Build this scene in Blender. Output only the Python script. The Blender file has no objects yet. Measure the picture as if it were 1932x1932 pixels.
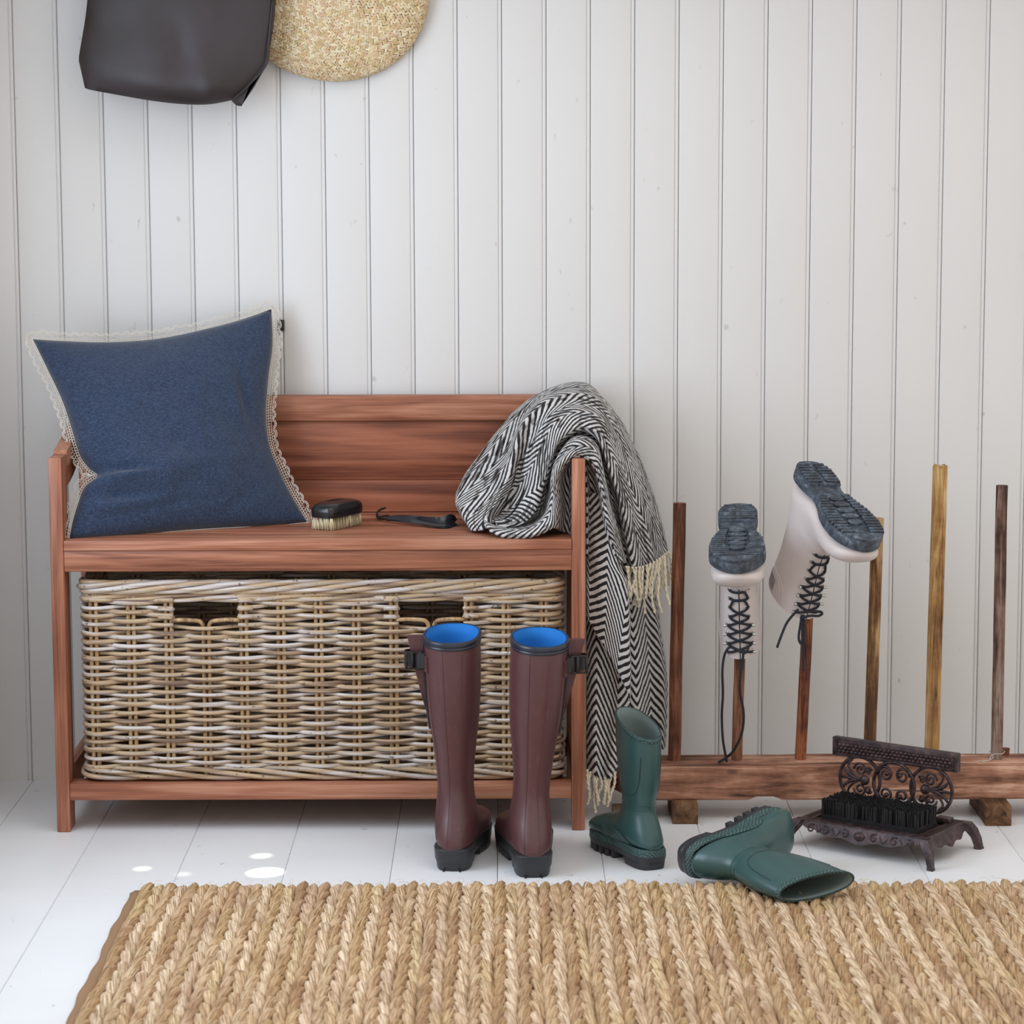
import bpy, bmesh, math, random
import numpy as np
from mathutils import Vector, Matrix, Euler, noise as mnoise
random.seed(7); rng = np.random.default_rng(7)
C = bpy.context.scene.collection
scene = bpy.context.scene
PI = math.pi

# ------------------------------------------------------------------ camera
FPX = 5136.558; YAW = .0034219; PITCH = .1327311; ROLL = -.0026566
CAM = Vector((.0762, -4.78544, 1.12164))
def cam_axes():
    cy, sy, cp, sp = math.cos(YAW), math.sin(YAW), math.cos(PITCH), math.sin(PITCH)
    w = Vector((sy*cp, cy*cp, -sp)); r = Vector((cy, -sy, 0)); u = r.cross(w)
    cr, sr = math.cos(ROLL), math.sin(ROLL)
    return cr*r+sr*u, -sr*r+cr*u, w
RX, UP, FW = cam_axes()
cd = bpy.data.cameras.new('camera'); cam = bpy.data.objects.new('camera', cd); C.objects.link(cam)
cd.sensor_width = 36; cd.sensor_fit = 'HORIZONTAL'; cd.lens = FPX/1932*36; cd.clip_start = .05; cd.clip_end = 60
cam.matrix_world = Matrix(((RX.x, UP.x, -FW.x, CAM.x), (RX.y, UP.y, -FW.y, CAM.y), (RX.z, UP.z, -FW.z, CAM.z), (0, 0, 0, 1)))
cd.dof.use_dof = True; cd.dof.focus_distance = 4.45; cd.dof.aperture_fstop = 9
scene.camera = cam
def ray(x, y): return FW+RX*((x-966)/FPX)-UP*((y-966)/FPX)
def PY(x, y, Y):                       # measured photo point -> world point at depth Y
    d = ray(x, y); return CAM+d*((Y-CAM.y)/d.y)
def PZ(x, y, Z):                       # measured photo point -> world point at height Z
    d = ray(x, y); return CAM+d*((Z-CAM.z)/d.z)

# ------------------------------------------------------------------ light
wd = bpy.data.worlds.new('world'); scene.world = wd; wd.use_nodes = True
bg = wd.node_tree.nodes['Background']; bg.inputs[0].default_value = (1.0, .95, .905, 1); bg.inputs[1].default_value = 1.04
def area(name, loc, target, sx, sy, power, col):
    l = bpy.data.lights.new(name, 'AREA'); l.shape = 'RECTANGLE'; l.size = sx; l.size_y = sy; l.energy = power; l.color = col
    o = bpy.data.objects.new(name, l); C.objects.link(o); o.location = loc
    o.rotation_euler = (Vector(target)-Vector(loc)).to_track_quat('-Z', 'Y').to_euler(); return o
area('window_daylight', (-.885, -1.10, 1.02), (1.0, -1.10, 1.02), .9, .95, 16.5, (.66, .81, 1.0))
area('overhead_fill', (.75, -1.75, 2.60), (.70, -1.55, 0), 1.5, 1.3, 10, (.78, .88, 1.0))  # fill lamp added overhead to brighten floor and wall, no roof opening there
def glint(name, target, deg, power, blend=.25):           # narrow spot lamps added to stand in for slivers of sun on the floor
    l = bpy.data.lights.new(name, 'SPOT'); l.energy = power; l.spot_size = math.radians(deg); l.spot_blend = blend; l.shadow_soft_size = .004; l.color = (1, .95, .86)
    o = bpy.data.objects.new(name, l); C.objects.link(o); o.location = (-.84, -1.25, 1.62); o.rotation_euler = (Vector(target)-o.location).to_track_quat('-Z', 'Y').to_euler()
glint('sun_glint_spot', (-.297, -.637, 0), 1.9, 200, .25)
glint('sun_glint_spot', (-.312, -.5365, 0), 1.2, 110, .6)
glint('sun_glint_spot', (-.4927, -.612, 0), .7, 100, .5)
glint('sun_glint_spot', (-.4248, -.645, 0), 1.0, 50, .8)
scene.view_settings.view_transform = 'Standard'; scene.view_settings.look = 'None'
scene.view_settings.exposure = 0.0; scene.view_settings.gamma = 1; scene.view_settings.use_curve_mapping = False

# ------------------------------------------------------------------ helpers
def mesh_obj(name, v, f, mat, parent=None, smooth=True, uv=None, sharp=None, world=True, col=None):
    off = parent.location if (parent is not None and world) else Vector((0, 0, 0))
    if parent is not None and world and parent.parent is not None: off = off+parent.parent.location
    v = np.asarray([tuple(p) for p in v], dtype=float)-np.array(off)
    m = bpy.data.meshes.new(name); m.from_pydata(v.tolist(), [], [list(map(int, q)) for q in f])
    if uv is not None:
        ul = m.uv_layers.new(name='UVMap'); li = np.zeros(len(m.loops), dtype=np.int32); m.loops.foreach_get('vertex_index', li)
        ul.data.foreach_set('uv', np.asarray(uv, dtype=np.float32)[li].ravel())
    if col is not None:
        a = m.color_attributes.new('Tint', 'FLOAT_COLOR', 'POINT'); c4 = np.ones((len(v), 4), dtype=np.float32); c4[:, :3] = np.asarray(col); a.data.foreach_set('color', c4.ravel())
    if smooth:
        m.polygons.foreach_set('use_smooth', [True]*len(m.polygons))
        if sharp: m.set_sharp_from_angle(angle=math.radians(sharp))
    m.update(); m.materials.append(mat)
    o = bpy.data.objects.new(name, m); C.objects.link(o)
    if parent is not None: o.parent = parent
    return o
def tag(o, label=None, cat=None, group=None, kind=None):
    if label: o['label'] = label
    if cat: o['category'] = cat
    if group: o['group'] = group
    if kind: o['kind'] = kind
    return o
def thing(name, loc, label, cat, group=None, rot=(0, 0, 0)):
    o = bpy.data.objects.new(name, None); C.objects.link(o); o.location = loc; o.rotation_euler = rot; o.empty_display_size = .05
    return tag(o, label, cat, group)
class MB:
    def __init__(s): s.v = []; s.f = []; s.uv = []; s.c = []
    def add(s, v, f, uv=None, c=None):
        n = len(s.v); s.v += [tuple(p) for p in v]; s.f += [[i+n for i in q] for q in f]
        s.uv += ([tuple(p) for p in uv] if uv is not None else [(0, 0)]*len(v)); s.c += [c if c is not None else (1, 1, 1)]*len(v)
        return s
    def box(s, a, b, r=0):
        (x0, y0, z0), (x1, y1, z1) = a, b
        if r <= 0:
            v = [(x, y, z) for x in (x0, x1) for y in (y0, y1) for z in (z0, z1)]
            f = [(0, 1, 3, 2), (4, 6, 7, 5), (0, 4, 5, 1), (2, 3, 7, 6), (0, 2, 6, 4), (1, 5, 7, 3)]
            return s.add(v, f)
        bm = bmesh.new(); bmesh.ops.create_cube(bm, size=1)
        for q in bm.verts: q.co = Vector(((x0+x1)/2+q.co.x*(x1-x0), (y0+y1)/2+q.co.y*(y1-y0), (z0+z1)/2+q.co.z*(z1-z0)))
        bmesh.ops.bevel(bm, geom=bm.edges[:], offset=r, segments=2, profile=.5, affect='EDGES')
        bm.verts.index_update(); s.add([q.co[:] for q in bm.verts], [[w.index for w in q.verts] for q in bm.faces]); bm.free(); return s
    def rings(s, R, closed=True, cap0=False, cap1=False, uv=None, c=None, loop=False):
        n = len(R[0]); v = [p for r in R for p in r]; f = []; m = len(R)
        for i in range(m if loop else m-1):
            i2 = (i+1) % m
            for j in range(n if closed else n-1):
                k = (j+1) % n; f.append((i*n+j, i*n+k, i2*n+k, i2*n+j))
        if cap0: f.append(tuple(range(n-1, -1, -1)))
        if cap1: f.append(tuple((m-1)*n+j for j in range(n)))
        return s.add(v, f, uv, c)
    def tube(s, path, r, sides=8, caps=True, loop=False, flat=1.0, c=None, up=None):
        P = [Vector(p) for p in path]; n = len(P); rr = r if hasattr(r, '__len__') else [r]*n
        R = []; uv = []; prev = None; L = 0
        for i in range(n):
            if loop: t = P[(i+1) % n]-P[i-1]
            else: t = P[min(i+1, n-1)]-P[max(i-1, 0)]
            if t.length < 1e-9: t = Vector((0, 0, 1))
            t.normalize()
            if up is not None: a = Vector(up)
            elif prev is None: a = Vector((0, 0, 1)) if abs(t.z) < .9 else Vector((1, 0, 0))
            else: a = prev
            a = a-t*a.dot(t)
            if a.length < 1e-6: a = t.orthogonal()
            a.normalize(); prev = a; b = t.cross(a)
            if i: L += (P[i]-P[i-1]).length
            R.append([P[i]+(a*math.cos(2*PI*k/sides)*flat+b*math.sin(2*PI*k/sides))*rr[i] for k in range(sides)])
            uv += [(L, k/sides) for k in range(sides)]
        cp = caps and not loop
        s.rings(R, True, cp, cp, uv, c, loop); return s
    def obj(s, name, mat, parent=None, **k):
        if 'use_uv' in k: k.pop('use_uv'); k['uv'] = s.uv
        if 'use_col' in k: k.pop('use_col'); k['col'] = s.c
        return mesh_obj(name, s.v, s.f, mat, parent, **k)
def boxo(name, a, b, mat, parent, r=.0015): return MB().box(a, b, r).obj(name, mat, parent, sharp=30)
def catmull(P, n=8, closed=False):
    P = [np.array(p, float) for p in P]; m = len(P); out = []
    for i in range(m if closed else m-1):
        if closed: a, b, c, d = P[i-1], P[i], P[(i+1) % m], P[(i+2) % m]
        else: a, b, c, d = P[max(i-1, 0)], P[i], P[i+1], P[min(i+2, m-1)]
        for k in range(n):
            t = k/n; out.append(.5*((2*b)+(c-a)*t+(2*a-5*b+4*c-d)*t*t+(3*b-a-3*c+d)*t**3))
    if not closed: out.append(P[-1])
    return [tuple(q) for q in out]
def resample(P, n, closed=False):
    P = np.array(P, float)
    if closed: P = np.vstack([P, P[:1]])
    d = np.r_[0, np.cumsum(np.linalg.norm(np.diff(P, axis=0), axis=1))]
    t = np.linspace(0, d[-1], n+1)[:-1] if closed else np.linspace(0, d[-1], n)
    return np.stack([np.interp(t, d, P[:, k]) for k in range(P.shape[1])], 1)

# ------------------------------------------------------------------ materials
class NT:
    def __init__(s, name):
        s.m = bpy.data.materials.new(name); s.m.use_nodes = True; s.t = s.m.node_tree; s.b = s.t.nodes['Principled BSDF']
    def n(s, typ, ins=None, **props):
        nd = s.t.nodes.new('ShaderNode'+typ)
        for k, v in props.items(): setattr(nd, k, v)
        for k, v in (ins or {}).items(): s.set(nd.inputs[k], v)
        return nd
    def set(s, sock, v):
        if hasattr(v, 'is_output') or isinstance(v, bpy.types.NodeSocket): s.t.links.new(v, sock)
        elif isinstance(v, (tuple, list)) and sock.type == 'RGBA' and len(v) == 3: sock.default_value = (*v, 1)
        else: sock.default_value = v
    def p(s, **k):
        for a, v in k.items(): s.set(s.b.inputs[a.replace('_', ' ')], v)
        return s
    def co(s, scale=(1, 1, 1), kind='Object', rnd=0.0):
        tc = s.n('TexCoord'); o = tc.outputs[kind]
        if rnd:
            oi = s.n('ObjectInfo'); sc = s.n('VectorMath', {0: (rnd, rnd*1.7, rnd*.6)}, operation='SCALE'); s.set(sc.inputs['Scale'], oi.outputs['Random'])
            ad = s.n('VectorMath', {0: o, 1: sc.outputs[0]}, operation='ADD'); o = ad.outputs[0]
        mp = s.n('VectorMath', {0: o, 1: scale}, operation='MULTIPLY'); return mp.outputs[0]
    def noise(s, vec, scale, detail=4, rough=.55, dist=0): return s.n('TexNoise', {'Vector': vec, 'Scale': scale, 'Detail': detail, 'Roughness': rough, 'Distortion': dist}).outputs['Fac']
    def ramp(s, fac, stops, interp='LINEAR'):
        r = s.n('ValToRGB', {'Fac': fac}); e = r.color_ramp.elements; r.color_ramp.interpolation = interp
        while len(e) > 1: e.remove(e[-1])
        e[0].position = stops[0][0]; e[0].color = (*stops[0][1], 1)
        for p_, c_ in stops[1:]: q = e.new(p_); q.color = (*c_, 1)
        return r.outputs['Color']
    def mix(s, fac, a, b, mode='MIX'):
        m = s.n('Mix', data_type='RGBA', blend_type=mode)
        s.set(m.inputs[0], fac); s.set(m.inputs[6], a); s.set(m.inputs[7], b); return m.outputs[2]
    def math(s, op, a, b=0.0, c=0.0): return s.n('Math', {0: a, 1: b, 2: c}, operation=op).outputs[0]
    def bump(s, h, strength=.3, dist=.002):
        b = s.n('Bump', {'Height': h, 'Strength': strength, 'Distance': dist}); s.set(s.b.inputs['Normal'], b.outputs[0]); return s
G3 = lambda v: (v, v, v)
def srgb(r, g, b):
    f = lambda c: ((c/255+.055)/1.055)**2.4 if c > 10 else c/255/12.92
    return (f(r), f(g), f(b))
def m_plain(name, col, rough=.5, var=.12, bump=0, bscale=300, spec=.5, metallic=0):
    t = NT(name); n = t.noise(t.co(rnd=3), 12, 4)
    c = t.mix(n, tuple(x*(1-var) for x in col), tuple(min(1, x*(1+var)) for x in col)); t.p(Base_Color=c, Roughness=rough, Metallic=metallic); t.set(t.b.inputs['Specular IOR Level'], spec)
    if bump: t.bump(t.noise(t.co(), bscale, 3), bump, .001)
    return t.m
def m_wood(name, dark, mid, light, axis, rough=.45, grain=1.0, spec=.35, ring=1.0, gloss_bump=.15):
    t = NT(name); sc = {'x': (1.6, 22, 22), 'y': (22, 1.6, 22), 'z': (22, 22, 1.6)}[axis]
    v = t.co(sc, rnd=2.3)
    big = t.noise(v, .55*ring, 3, .5, 1.2)
    wav = t.n('Math', {0: t.math('MULTIPLY', big, 34*ring)}, operation='SINE').outputs[0]
    fine = t.noise(t.co(tuple(a*(18 if a > 5 else 4) for a in sc), rnd=2.3), 1.0, 5, .7)
    streak = t.noise(v, 3.2, 3, .6)
    f = t.math('ADD', t.math('MULTIPLY', wav, .06*grain), t.math('ADD', t.math('MULTIPLY', fine, .42), t.math('ADD', t.math('MULTIPLY', streak, .34), t.math('MULTIPLY', big, .24))))
    oi = t.n('ObjectInfo'); f = t.math('ADD', f, t.math('MULTIPLY', t.math('SUBTRACT', oi.outputs['Random'], .5), .12))
    c = t.ramp(f, [(.3, dark), (.5, mid), (.72, light)]); t.p(Base_Color=c, Roughness=rough); t.set(t.b.inputs['Specular IOR Level'], spec)
    t.bump(t.math('ADD', fine, wav), gloss_bump, .0006); return t.m
# ------------------------------------------------------------------ room shell
def m_wall():
    t = NT('painted_boards'); v = t.co(rnd=4); n = t.noise(v, 3, 3)
    c = t.mix(n, (.66, .645, .625), (.70, .69, .675))
    sp = t.noise(t.co((1, 1, .7), rnd=9), 55, 2, .5); k = t.ramp(sp, [(.73, G3(0)), (.80, G3(.55))])
    c = t.mix(k, c, (.42, .38, .35)); t.p(Base_Color=c, Roughness=.5)
    t.bump(t.noise(t.co((260, 260, 9)), 1, 3), .22, .0006); return t.m
def m_floor():
    t = NT('painted_floor'); v = t.co(rnd=5); n = t.noise(v, 4, 4)
    c = t.mix(n, (.79, .80, .81), (.86, .87, .88))
    sp = t.noise(t.co((1, .55, 1), rnd=7), 60, 2, .5); k = t.ramp(sp, [(.72, G3(0)), (.78, G3(.6))])
    c = t.mix(k, c, (.36, .33, .30))
    scr = t.noise(t.co((3, 240, 1), rnd=3), 1, 2, .5); k2 = t.ramp(scr, [(.70, G3(0)), (.75, G3(.22))]); c = t.mix(k2, c, (.5, .48, .46))
    r = t.math('ADD', t.math('MULTIPLY', n, .2), .30)
    t.p(Base_Color=c, Roughness=r); t.bump(t.noise(t.co((160, 5, 1)), 1, 3), .12, .0006); return t.m
MW, MF = m_wall(), m_floor()
S = .077
base = MB().box((-1.48, .016, -.05), (2.4, .06, 2.75)).obj('wall_back', m_plain('wall_backing', (.3, .28, .26), .8)); tag(base, kind='structure')
prof = [(0, .0035), (.0006, .0010), (.0016, .0002), (.003, 0), (S-.0088, 0), (S-.0078, .0004), (S-.0071, .0021), (S-.0063, .0021), (S-.0056, .0006), (S-.0042, .0001), (S-.0026, .0001), (S-.0014, .0007), (S-.0007, .0022), (S-.0004, .0035), (S-.0004, .0158), (0, .0158)]
bv = MB(); bv.rings([[(x, y, z) for x, y in prof] for z in (0, 2.7)], True, True, True)
proto = None
for i in range(-18, 30):
    if proto is None: o = proto = bv.obj('board', MW, base, sharp=40)
    else: o = proto.copy(); C.objects.link(o)
    o.location = (i*S, 0, 0)
fl = MB().box((-1.48, -5.6, -.06), (2.4, .06, -.022)).obj('floor', m_plain('subfloor', (.3, .28, .26), .9)); tag(fl, kind='structure')
pb = MB(); r = .0022; FS = .16677
pr = [(.0004, -.0012), (.0010, -.0002), (.0022, 0), (FS-.0022, 0), (FS-.0010, -.0002), (FS-.0004, -.0012), (FS-.0004, -.021), (.0004, -.021)]
pb.rings([[(x, y, z) for x, z in pr] for y in (-5.55, .0)], True, True, True)
proto = None
for i in range(-4, 17):
    if proto is None: o = proto = pb.obj('floorboard', MF, fl, sharp=40)
    else: o = proto.copy(); C.objects.link(o)
    o.location = (-.76762+i*FS, 0, 0)
# left wall with the window that lights the room (all outside the frame)
wl = MB(); X0, X1 = -.960, -.870; wy0, wy1, wz0, wz1 = -2.6, -.58, .42, 2.0
wl.box((X0, -5.6, 0), (X1, wy0, 2.7)); wl.box((X0, wy1, 0), (X1, .016, 2.7)); wl.box((X0, wy0, 0), (X1, wy1, wz0)); wl.box((X0, wy0, wz1), (X1, wy1, 2.7))
wlo = wl.obj('wall_left', MW, smooth=False); tag(wlo, kind='structure')
wf = MB()
for a, b in (((wy0, wz0), (wy1, wz0+.05)), ((wy0, wz1-.05), (wy1, wz1)), ((wy0, wz0), (wy0+.05, wz1)), ((wy1-.05, wz0), (wy1, wz1)), (((wy0+wy1)/2-.02, wz0), ((wy0+wy1)/2+.02, wz1))):
    wf.box((X0+.01, a[0], a[1]), (X1-.01, b[0], b[1]))
wfo = wf.obj('window_1', m_plain('window_paint', (.7, .7, .7), .4), smooth=False); tag(wfo, kind='structure')
# ------------------------------------------------------------------ storage bench
TD, TM, TL = srgb(96, 53, 37), srgb(155, 98, 73), srgb(194, 141, 114)
WX, WYm, WZm = [m_wood('bench_wood_'+a, TD, TM, TL, a, .42, 1.0) for a in 'xyz']
WPAN = m_wood('bench_panel_wood', srgb(104, 56, 40), srgb(147, 87, 62), srgb(176, 112, 84), 'x', .45, 1.9, ring=.8)
XL, XLi, XRi, XR = -.664, -.642, .189, .211
YF, YB = -.380, -.018
bench = thing('storage_bench', ((XL+XR)/2, (YF+YB)/2, 0), 'reddish-brown wooden storage bench with backrest and open shelf, standing against the wall', 'bench')
for x0, x1, zt in ((XL, XLi, .625), (XRi, XR, .6205)):
    boxo('front_leg', (x0, YF, 0), (x1, YF+.055, zt), WZm, bench, .0025)
    boxo('rear_leg', (x0, YB-.045, 0), (x1, YB, .648), WZm, bench, .002)
    # arm: board cut to an S curve that rises to the back
    top = catmull([(YF+.001, zt+.0002), (YF+.05, zt+.004), (YF+.10, zt+.012), (YF+.16, zt+.022), (YF+.22, zt+.036), (YF+.28, zt+.055), (YF+.325, zt+.068), (YB, zt+.07)], 5)
    bot = catmull([(YF+.055, zt-.052), (YF+.09, zt-.048), (YF+.14, zt-.037), (YF+.20, zt-.015), (YF+.27, zt+.012), (YB, zt+.03)], 5)
    pts = [(YF+.055, zt-.0001)]+[q for q in top if q[0] > YF+.056]+bot[::-1]
    a = MB(); a.rings([[(x, y, z) for y, z in pts] for x in (x0, x1)], True, True, True); a.obj('armrest', WYm, bench, sharp=35)
    boxo('side_rail', (x0+.002, YF+.055, .052), (x1-.002, YB-.045, .100), WYm, bench)
    boxo('side_apron', (x0+.002, YF+.055, .436), (x1-.002, YB-.045, .472), WYm, bench)
boxo('back_top_rail', (XLi, -.050, .6505), (XRi, -.024, .695), WX, bench, .0025)
boxo('back_panel_board', (XLi, -.040, .5460), (XRi, -.022, .6500), WPAN, bench, .001)
boxo('back_panel_board', (XLi, -.040, .4890), (XRi, -.022, .5452), WPAN, bench, .001)
for y0, y1 in ((YF-.001, -.300), (-.2992, -.205), (-.2042, -.115), (-.1142, -.020)):
    boxo('seat_plank', (XLi+.0003, y0, .4715), (XRi-.0003, y1, .4880), WX, bench, .0012)
boxo('seat_apron', (XLi, YF+.002, .4365), (XRi, YF+.024, .4712), WX, bench, .0015)
boxo('rear_apron', (XLi, YB-.03, .4365), (XRi, YB-.008, .4712), WX, bench, .0015)
boxo('front_bottom_rail', (XLi, YF+.002, .0535), (XRi, YF+.045, .0815), WX, bench, .0018)
boxo('rear_bottom_rail', (XLi, YB-.045, .0535), (XRi, YB-.005, .0815), WX, bench, .0018)
for k in range(6):
    x = -.595+k*.142
    boxo('shelf_slat', (x, YF+.0455, .066), (x+.06, YB-.0455, .0812), WYm, bench, .001)
# ------------------------------------------------------------------ wicker basket
def m_wicker(name, stops, sc=(7, 7, 170)):
    t = NT(name); n = t.noise(t.co(sc, rnd=6), 1, 2, .5)
    oi = t.n('ObjectInfo'); f = t.math('ADD', n, t.math('MULTIPLY', t.math('SUBTRACT', oi.outputs['Random'], .5), .18))
    c = t.ramp(f, stops); fine = t.noise(t.co((60, 60, 700), rnd=2), 1, 3, .7)
    c = t.mix(t.math('MULTIPLY', fine, .5), c, t.mix(.5, c, (.16, .11, .075)))
    sp = t.noise(t.co((120, 120, 160), rnd=3), 1, 1, .5); k = t.ramp(sp, [(.68, G3(0)), (.74, G3(.75))]); c = t.mix(k, c, (.085, .055, .04))
    t.p(Base_Color=c, Roughness=.42); t.bump(fine, .25, .0006); return t.m
ST = [(.30, srgb(120, 96, 80)), (.41, srgb(170, 142, 112)), (.50, srgb(198, 172, 136)), (.57, srgb(176, 160, 146)), (.66, srgb(212, 204, 200))]
MWK = m_wicker('cane', ST); MST = m_wicker('cane_stake', [(.3, srgb(132, 100, 72)), (.5, srgb(188, 152, 106)), (.7, srgb(200, 172, 132))], (150, 150, 6))
bx0, bx1, by0, by1 = -.6175, .1705, -.358, -.078; bz0, bz1 = .082, .4185; cr = .022
basket = thing('wicker_basket', ((bx0+bx1)/2, (by0+by1)/2, bz0), 'large rectangular grey-tan wicker basket with two handle holes under the bench seat', 'basket')
def rrect(inset=0):
    x0, x1, y0, y1 = bx0+inset, bx1-inset, by0+inset, by1-inset; P = []
    for cx, cy, a0 in ((x1-cr, y0+cr, -90), (x1-cr, y1-cr, 0), (x0+cr, y1-cr, 90), (x0+cr, y0+cr, 180)):
        for k in range(9): a = math.radians(a0+k*90/8); P.append((cx+cr*math.cos(a), cy+cr*math.sin(a)))
    return P
P = np.array(rrect()); P = np.vstack([P, P[:1]]); D = np.r_[0, np.cumsum(np.linalg.norm(np.diff(P, axis=0), axis=1))]; LEN = D[-1]
def per(s):                                   # position and outward normal on the basket outline
    s = s % LEN; x = np.interp(s, D, P[:, 0]); y = np.interp(s, D, P[:, 1]); e = .004
    x2, y2 = np.interp((s+e) % LEN, D, P[:, 0]), np.interp((s+e) % LEN, D, P[:, 1]); x1, y1 = np.interp((s-e) % LEN, D, P[:, 0]), np.interp((s-e) % LEN, D, P[:, 1])
    t = Vector((x2-x1, y2-y1, 0)).normalized(); return x, y, Vector((t.y, -t.x, 0))
sx = [PY(179.5+70.55*i, 1300, by0).x for i in range(13)]
def s_front(x): return (x-(bx1-cr)) % LEN      # front side runs towards +x and ends at the first corner
stakes = [s_front(x) for x in sx]
s_r0 = cr*PI/2; sd = (by1-by0-2*cr)
stakes += [s_r0+sd*(k+.5)/4 for k in range(4)]
s_b0 = s_r0+sd+cr*PI/2; bl = bx1-bx0-2*cr
stakes += [s_b0+bl*(k+.5)/13 for k in range(13)]
s_l0 = s_b0+bl+cr*PI/2
stakes += [s_l0+sd*(k+.5)/4 for k in range(4)]
us = [(s if s >= stakes[0] else s+LEN) for s in stakes]          # unwrapped, rising from front stake 0
us2 = us+[us[0]+LEN]; NS = len(us)
NROW = 41; z_lo, z_hi = bz0+.026, .3885; RP = (z_hi-z_lo)/(NROW-1)
hz0, hz1 = PY(390, 1177, by0).z, PY(390, 1128, by0).z
A = .0062
def u_of(s):
    return np.interp(s, us2, np.arange(NS+1))
def weave(row, s0, s1, ends=False):
    n = int((s1-s0)/.0075)+2; path = []
    for s in np.linspace(s0, s1, n):
        u = u_of((s-us[0]) % LEN+us[0]); c = math.cos(PI*u)*(1 if row % 2 == 0 else -1)
        off = A*(abs(c)**.75)*(1 if c > 0 else -1)
        x, y, nn = per(s); z = z_lo+row*RP+.0011*math.sin(row*2.3+s*9)+.0007*math.sin(s*31+row)+(-.0008*c)
        path.append((x+nn.x*off, y+nn.y*off, z))
    return path
for r_ in range(NROW):
    z = z_lo+r_*RP; rad = .0037+.0004*math.sin(r_*5.1)
    b = MB()
    if hz0 < z < hz1:
        e = .0085
        b.tube(weave(r_, us[4]-e, us[8]+e), rad, 7); b2 = MB().tube(weave(r_, us[10]-e, us[2]+LEN+e), rad, 7)
        b2.obj('weaver', MWK, basket)
        for sk in (2, 4, 8, 10):              # cane ends wrapped round the stake beside the hole
            if (r_+sk) % 2 == 0: continue
            x, y, nn = per(us[sk]); dirn = 1 if sk in (2, 8) else -1; w = MB()
            w.tube([(x+dirn*(.0085*math.cos(q)-.001), y-.0085*math.sin(q), z+RP*.5+.001*q) for q in np.linspace(-PI*.55, PI*.55, 9)]+[(x-dirn*.016, y-.0075, z+RP*.5+.002)], .0035, 7)
            w.obj('wrapped_cane_end', MWK, basket)
    else:
        b.tube(weave(r_, us[0], us[0]+LEN)[:-1], rad, 7, loop=True)
    b.obj('weaver', MWK, basket)
for i, s in enumerate(us):
    x, y, nn = per(s); t = Vector((-nn.y, nn.x, 0))
    for k in (-1, 1):
        q = Vector((x, y, 0))+t*(k*.0046); zt = bz1-.02
        pth = [(q.x, q.y, z) for z in np.linspace(bz0+.006, zt, 8)]
        if i in (3, 9):                        # stakes that bend apart to edge the handle hole
            zc = hz0+.002; sgn = k
            pth = [(q.x, q.y, z) for z in np.linspace(bz0+.006, zc-.012, 7)]+[(q.x+sgn*.001, q.y-.001, zc-.003), (q.x+sgn*.006, q.y-.003, zc+.003), (q.x+sgn*.018, q.y-.006, zc+.005), (q.x+sgn*.036, q.y-.007, zc+.006), (q.x+sgn*.052, q.y-.005, zc+.0045)]
        MB().tube(catmull(pth, 2), .0036, 7).obj('stake', MST, basket)
def rope(name, zc, rr, rad, ns, pitch, hand, out=0.0, ph0=0):
    for k in range(ns):
        n = 260; pth = []
        for s in np.linspace(0, LEN, n, endpoint=False):
            x, y, nn = per(s); turns = round(LEN/pitch); a = hand*2*PI*turns*s/LEN+2*PI*k/ns+ph0
            pth.append((x+nn.x*(out+rr*.75*math.cos(a)), y+nn.y*(out+rr*.75*math.cos(a)), zc+rr*math.sin(a)))
        MB().tube(pth, rad, 8, loop=True).obj(name, MWK, basket)
rope('rim_cane', bz1-.0105, .0082, .0046, 5, .33, 1, .001)
rope('rim_cane', bz1-.0285, .0046, .0038, 3, .30, 1, .0005, 1)
rope('base_cane', bz0+.0135, .0082, .0042, 4, .36, -1, .0015)
MB().box((bx0+.006, by0+.006, bz0+.002), (bx1-.006, by1-.006, bz0+.008)).obj('base_board', MST, basket)
# ------------------------------------------------------------------ boot rack: old beam on blocks with upright pegs
def m_oldwood(name, stops, axis, scale=1.0, spots=.5, rough=.7):
    t = NT(name); sc = {'x': (2.2, 30, 30), 'y': (30, 2.2, 30), 'z': (30, 30, 2.2)}[axis]; sc = tuple(a*scale for a in sc)
    n = t.noise(t.co(sc, rnd=3), 1, 6, .68, .6); n2 = t.noise(t.co((9, 9, 9), rnd=5), 1, 4, .6)
    f = t.math('ADD', t.math('MULTIPLY', n, .62), t.math('MULTIPLY', n2, .42)); c = t.ramp(t.math('ADD', t.math('MULTIPLY', t.math('SUBTRACT', f, .52), 1.9), .5), stops)
    crk = t.noise(t.co(tuple(a*1.8 for a in sc), rnd=8), 1, 2, .5); k = t.ramp(crk, [(.66, G3(0)), (.72, G3(.75))]); c = t.mix(k, c, (.03, .018, .012))
    v = t.n('TexVoronoi', {'Vector': t.co((14, 14, 26), rnd=2), 'Scale': 1.0}); k2 = t.ramp(v.outputs['Distance'], [(.07, G3(spots)), (.17, G3(0))]); c = t.mix(k2, c, (.02, .014, .012))
    t.p(Base_Color=c, Roughness=rough); t.set(t.b.inputs['Specular IOR Level'], .25); t.bump(t.math('SUBTRACT', n, t.math('MULTIPLY', crk, .8)), .8, .003); return t.m
MBEAM = m_oldwood('weathered_beam', [(.26, srgb(62, 41, 32)), (.40, srgb(120, 82, 63)), (.56, srgb(166, 118, 94)), (.70, srgb(206, 164, 138))], 'x', 1.8)
MBLK = m_oldwood('block_wood', [(.35, srgb(52, 36, 26)), (.5, srgb(92, 64, 44)), (.68, srgb(132, 98, 70))], 'y', 1, .1)
bX0, bX1 = .300, 1.30
rack = thing('boot_rack', ((bX0+bX1)/2, -.262, 0), 'weathered wooden beam boot rack with six upright pegs along the wall', 'boot rack')
bm_ = MB(); R = []
xs = np.linspace(0, 1, 70)
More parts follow.
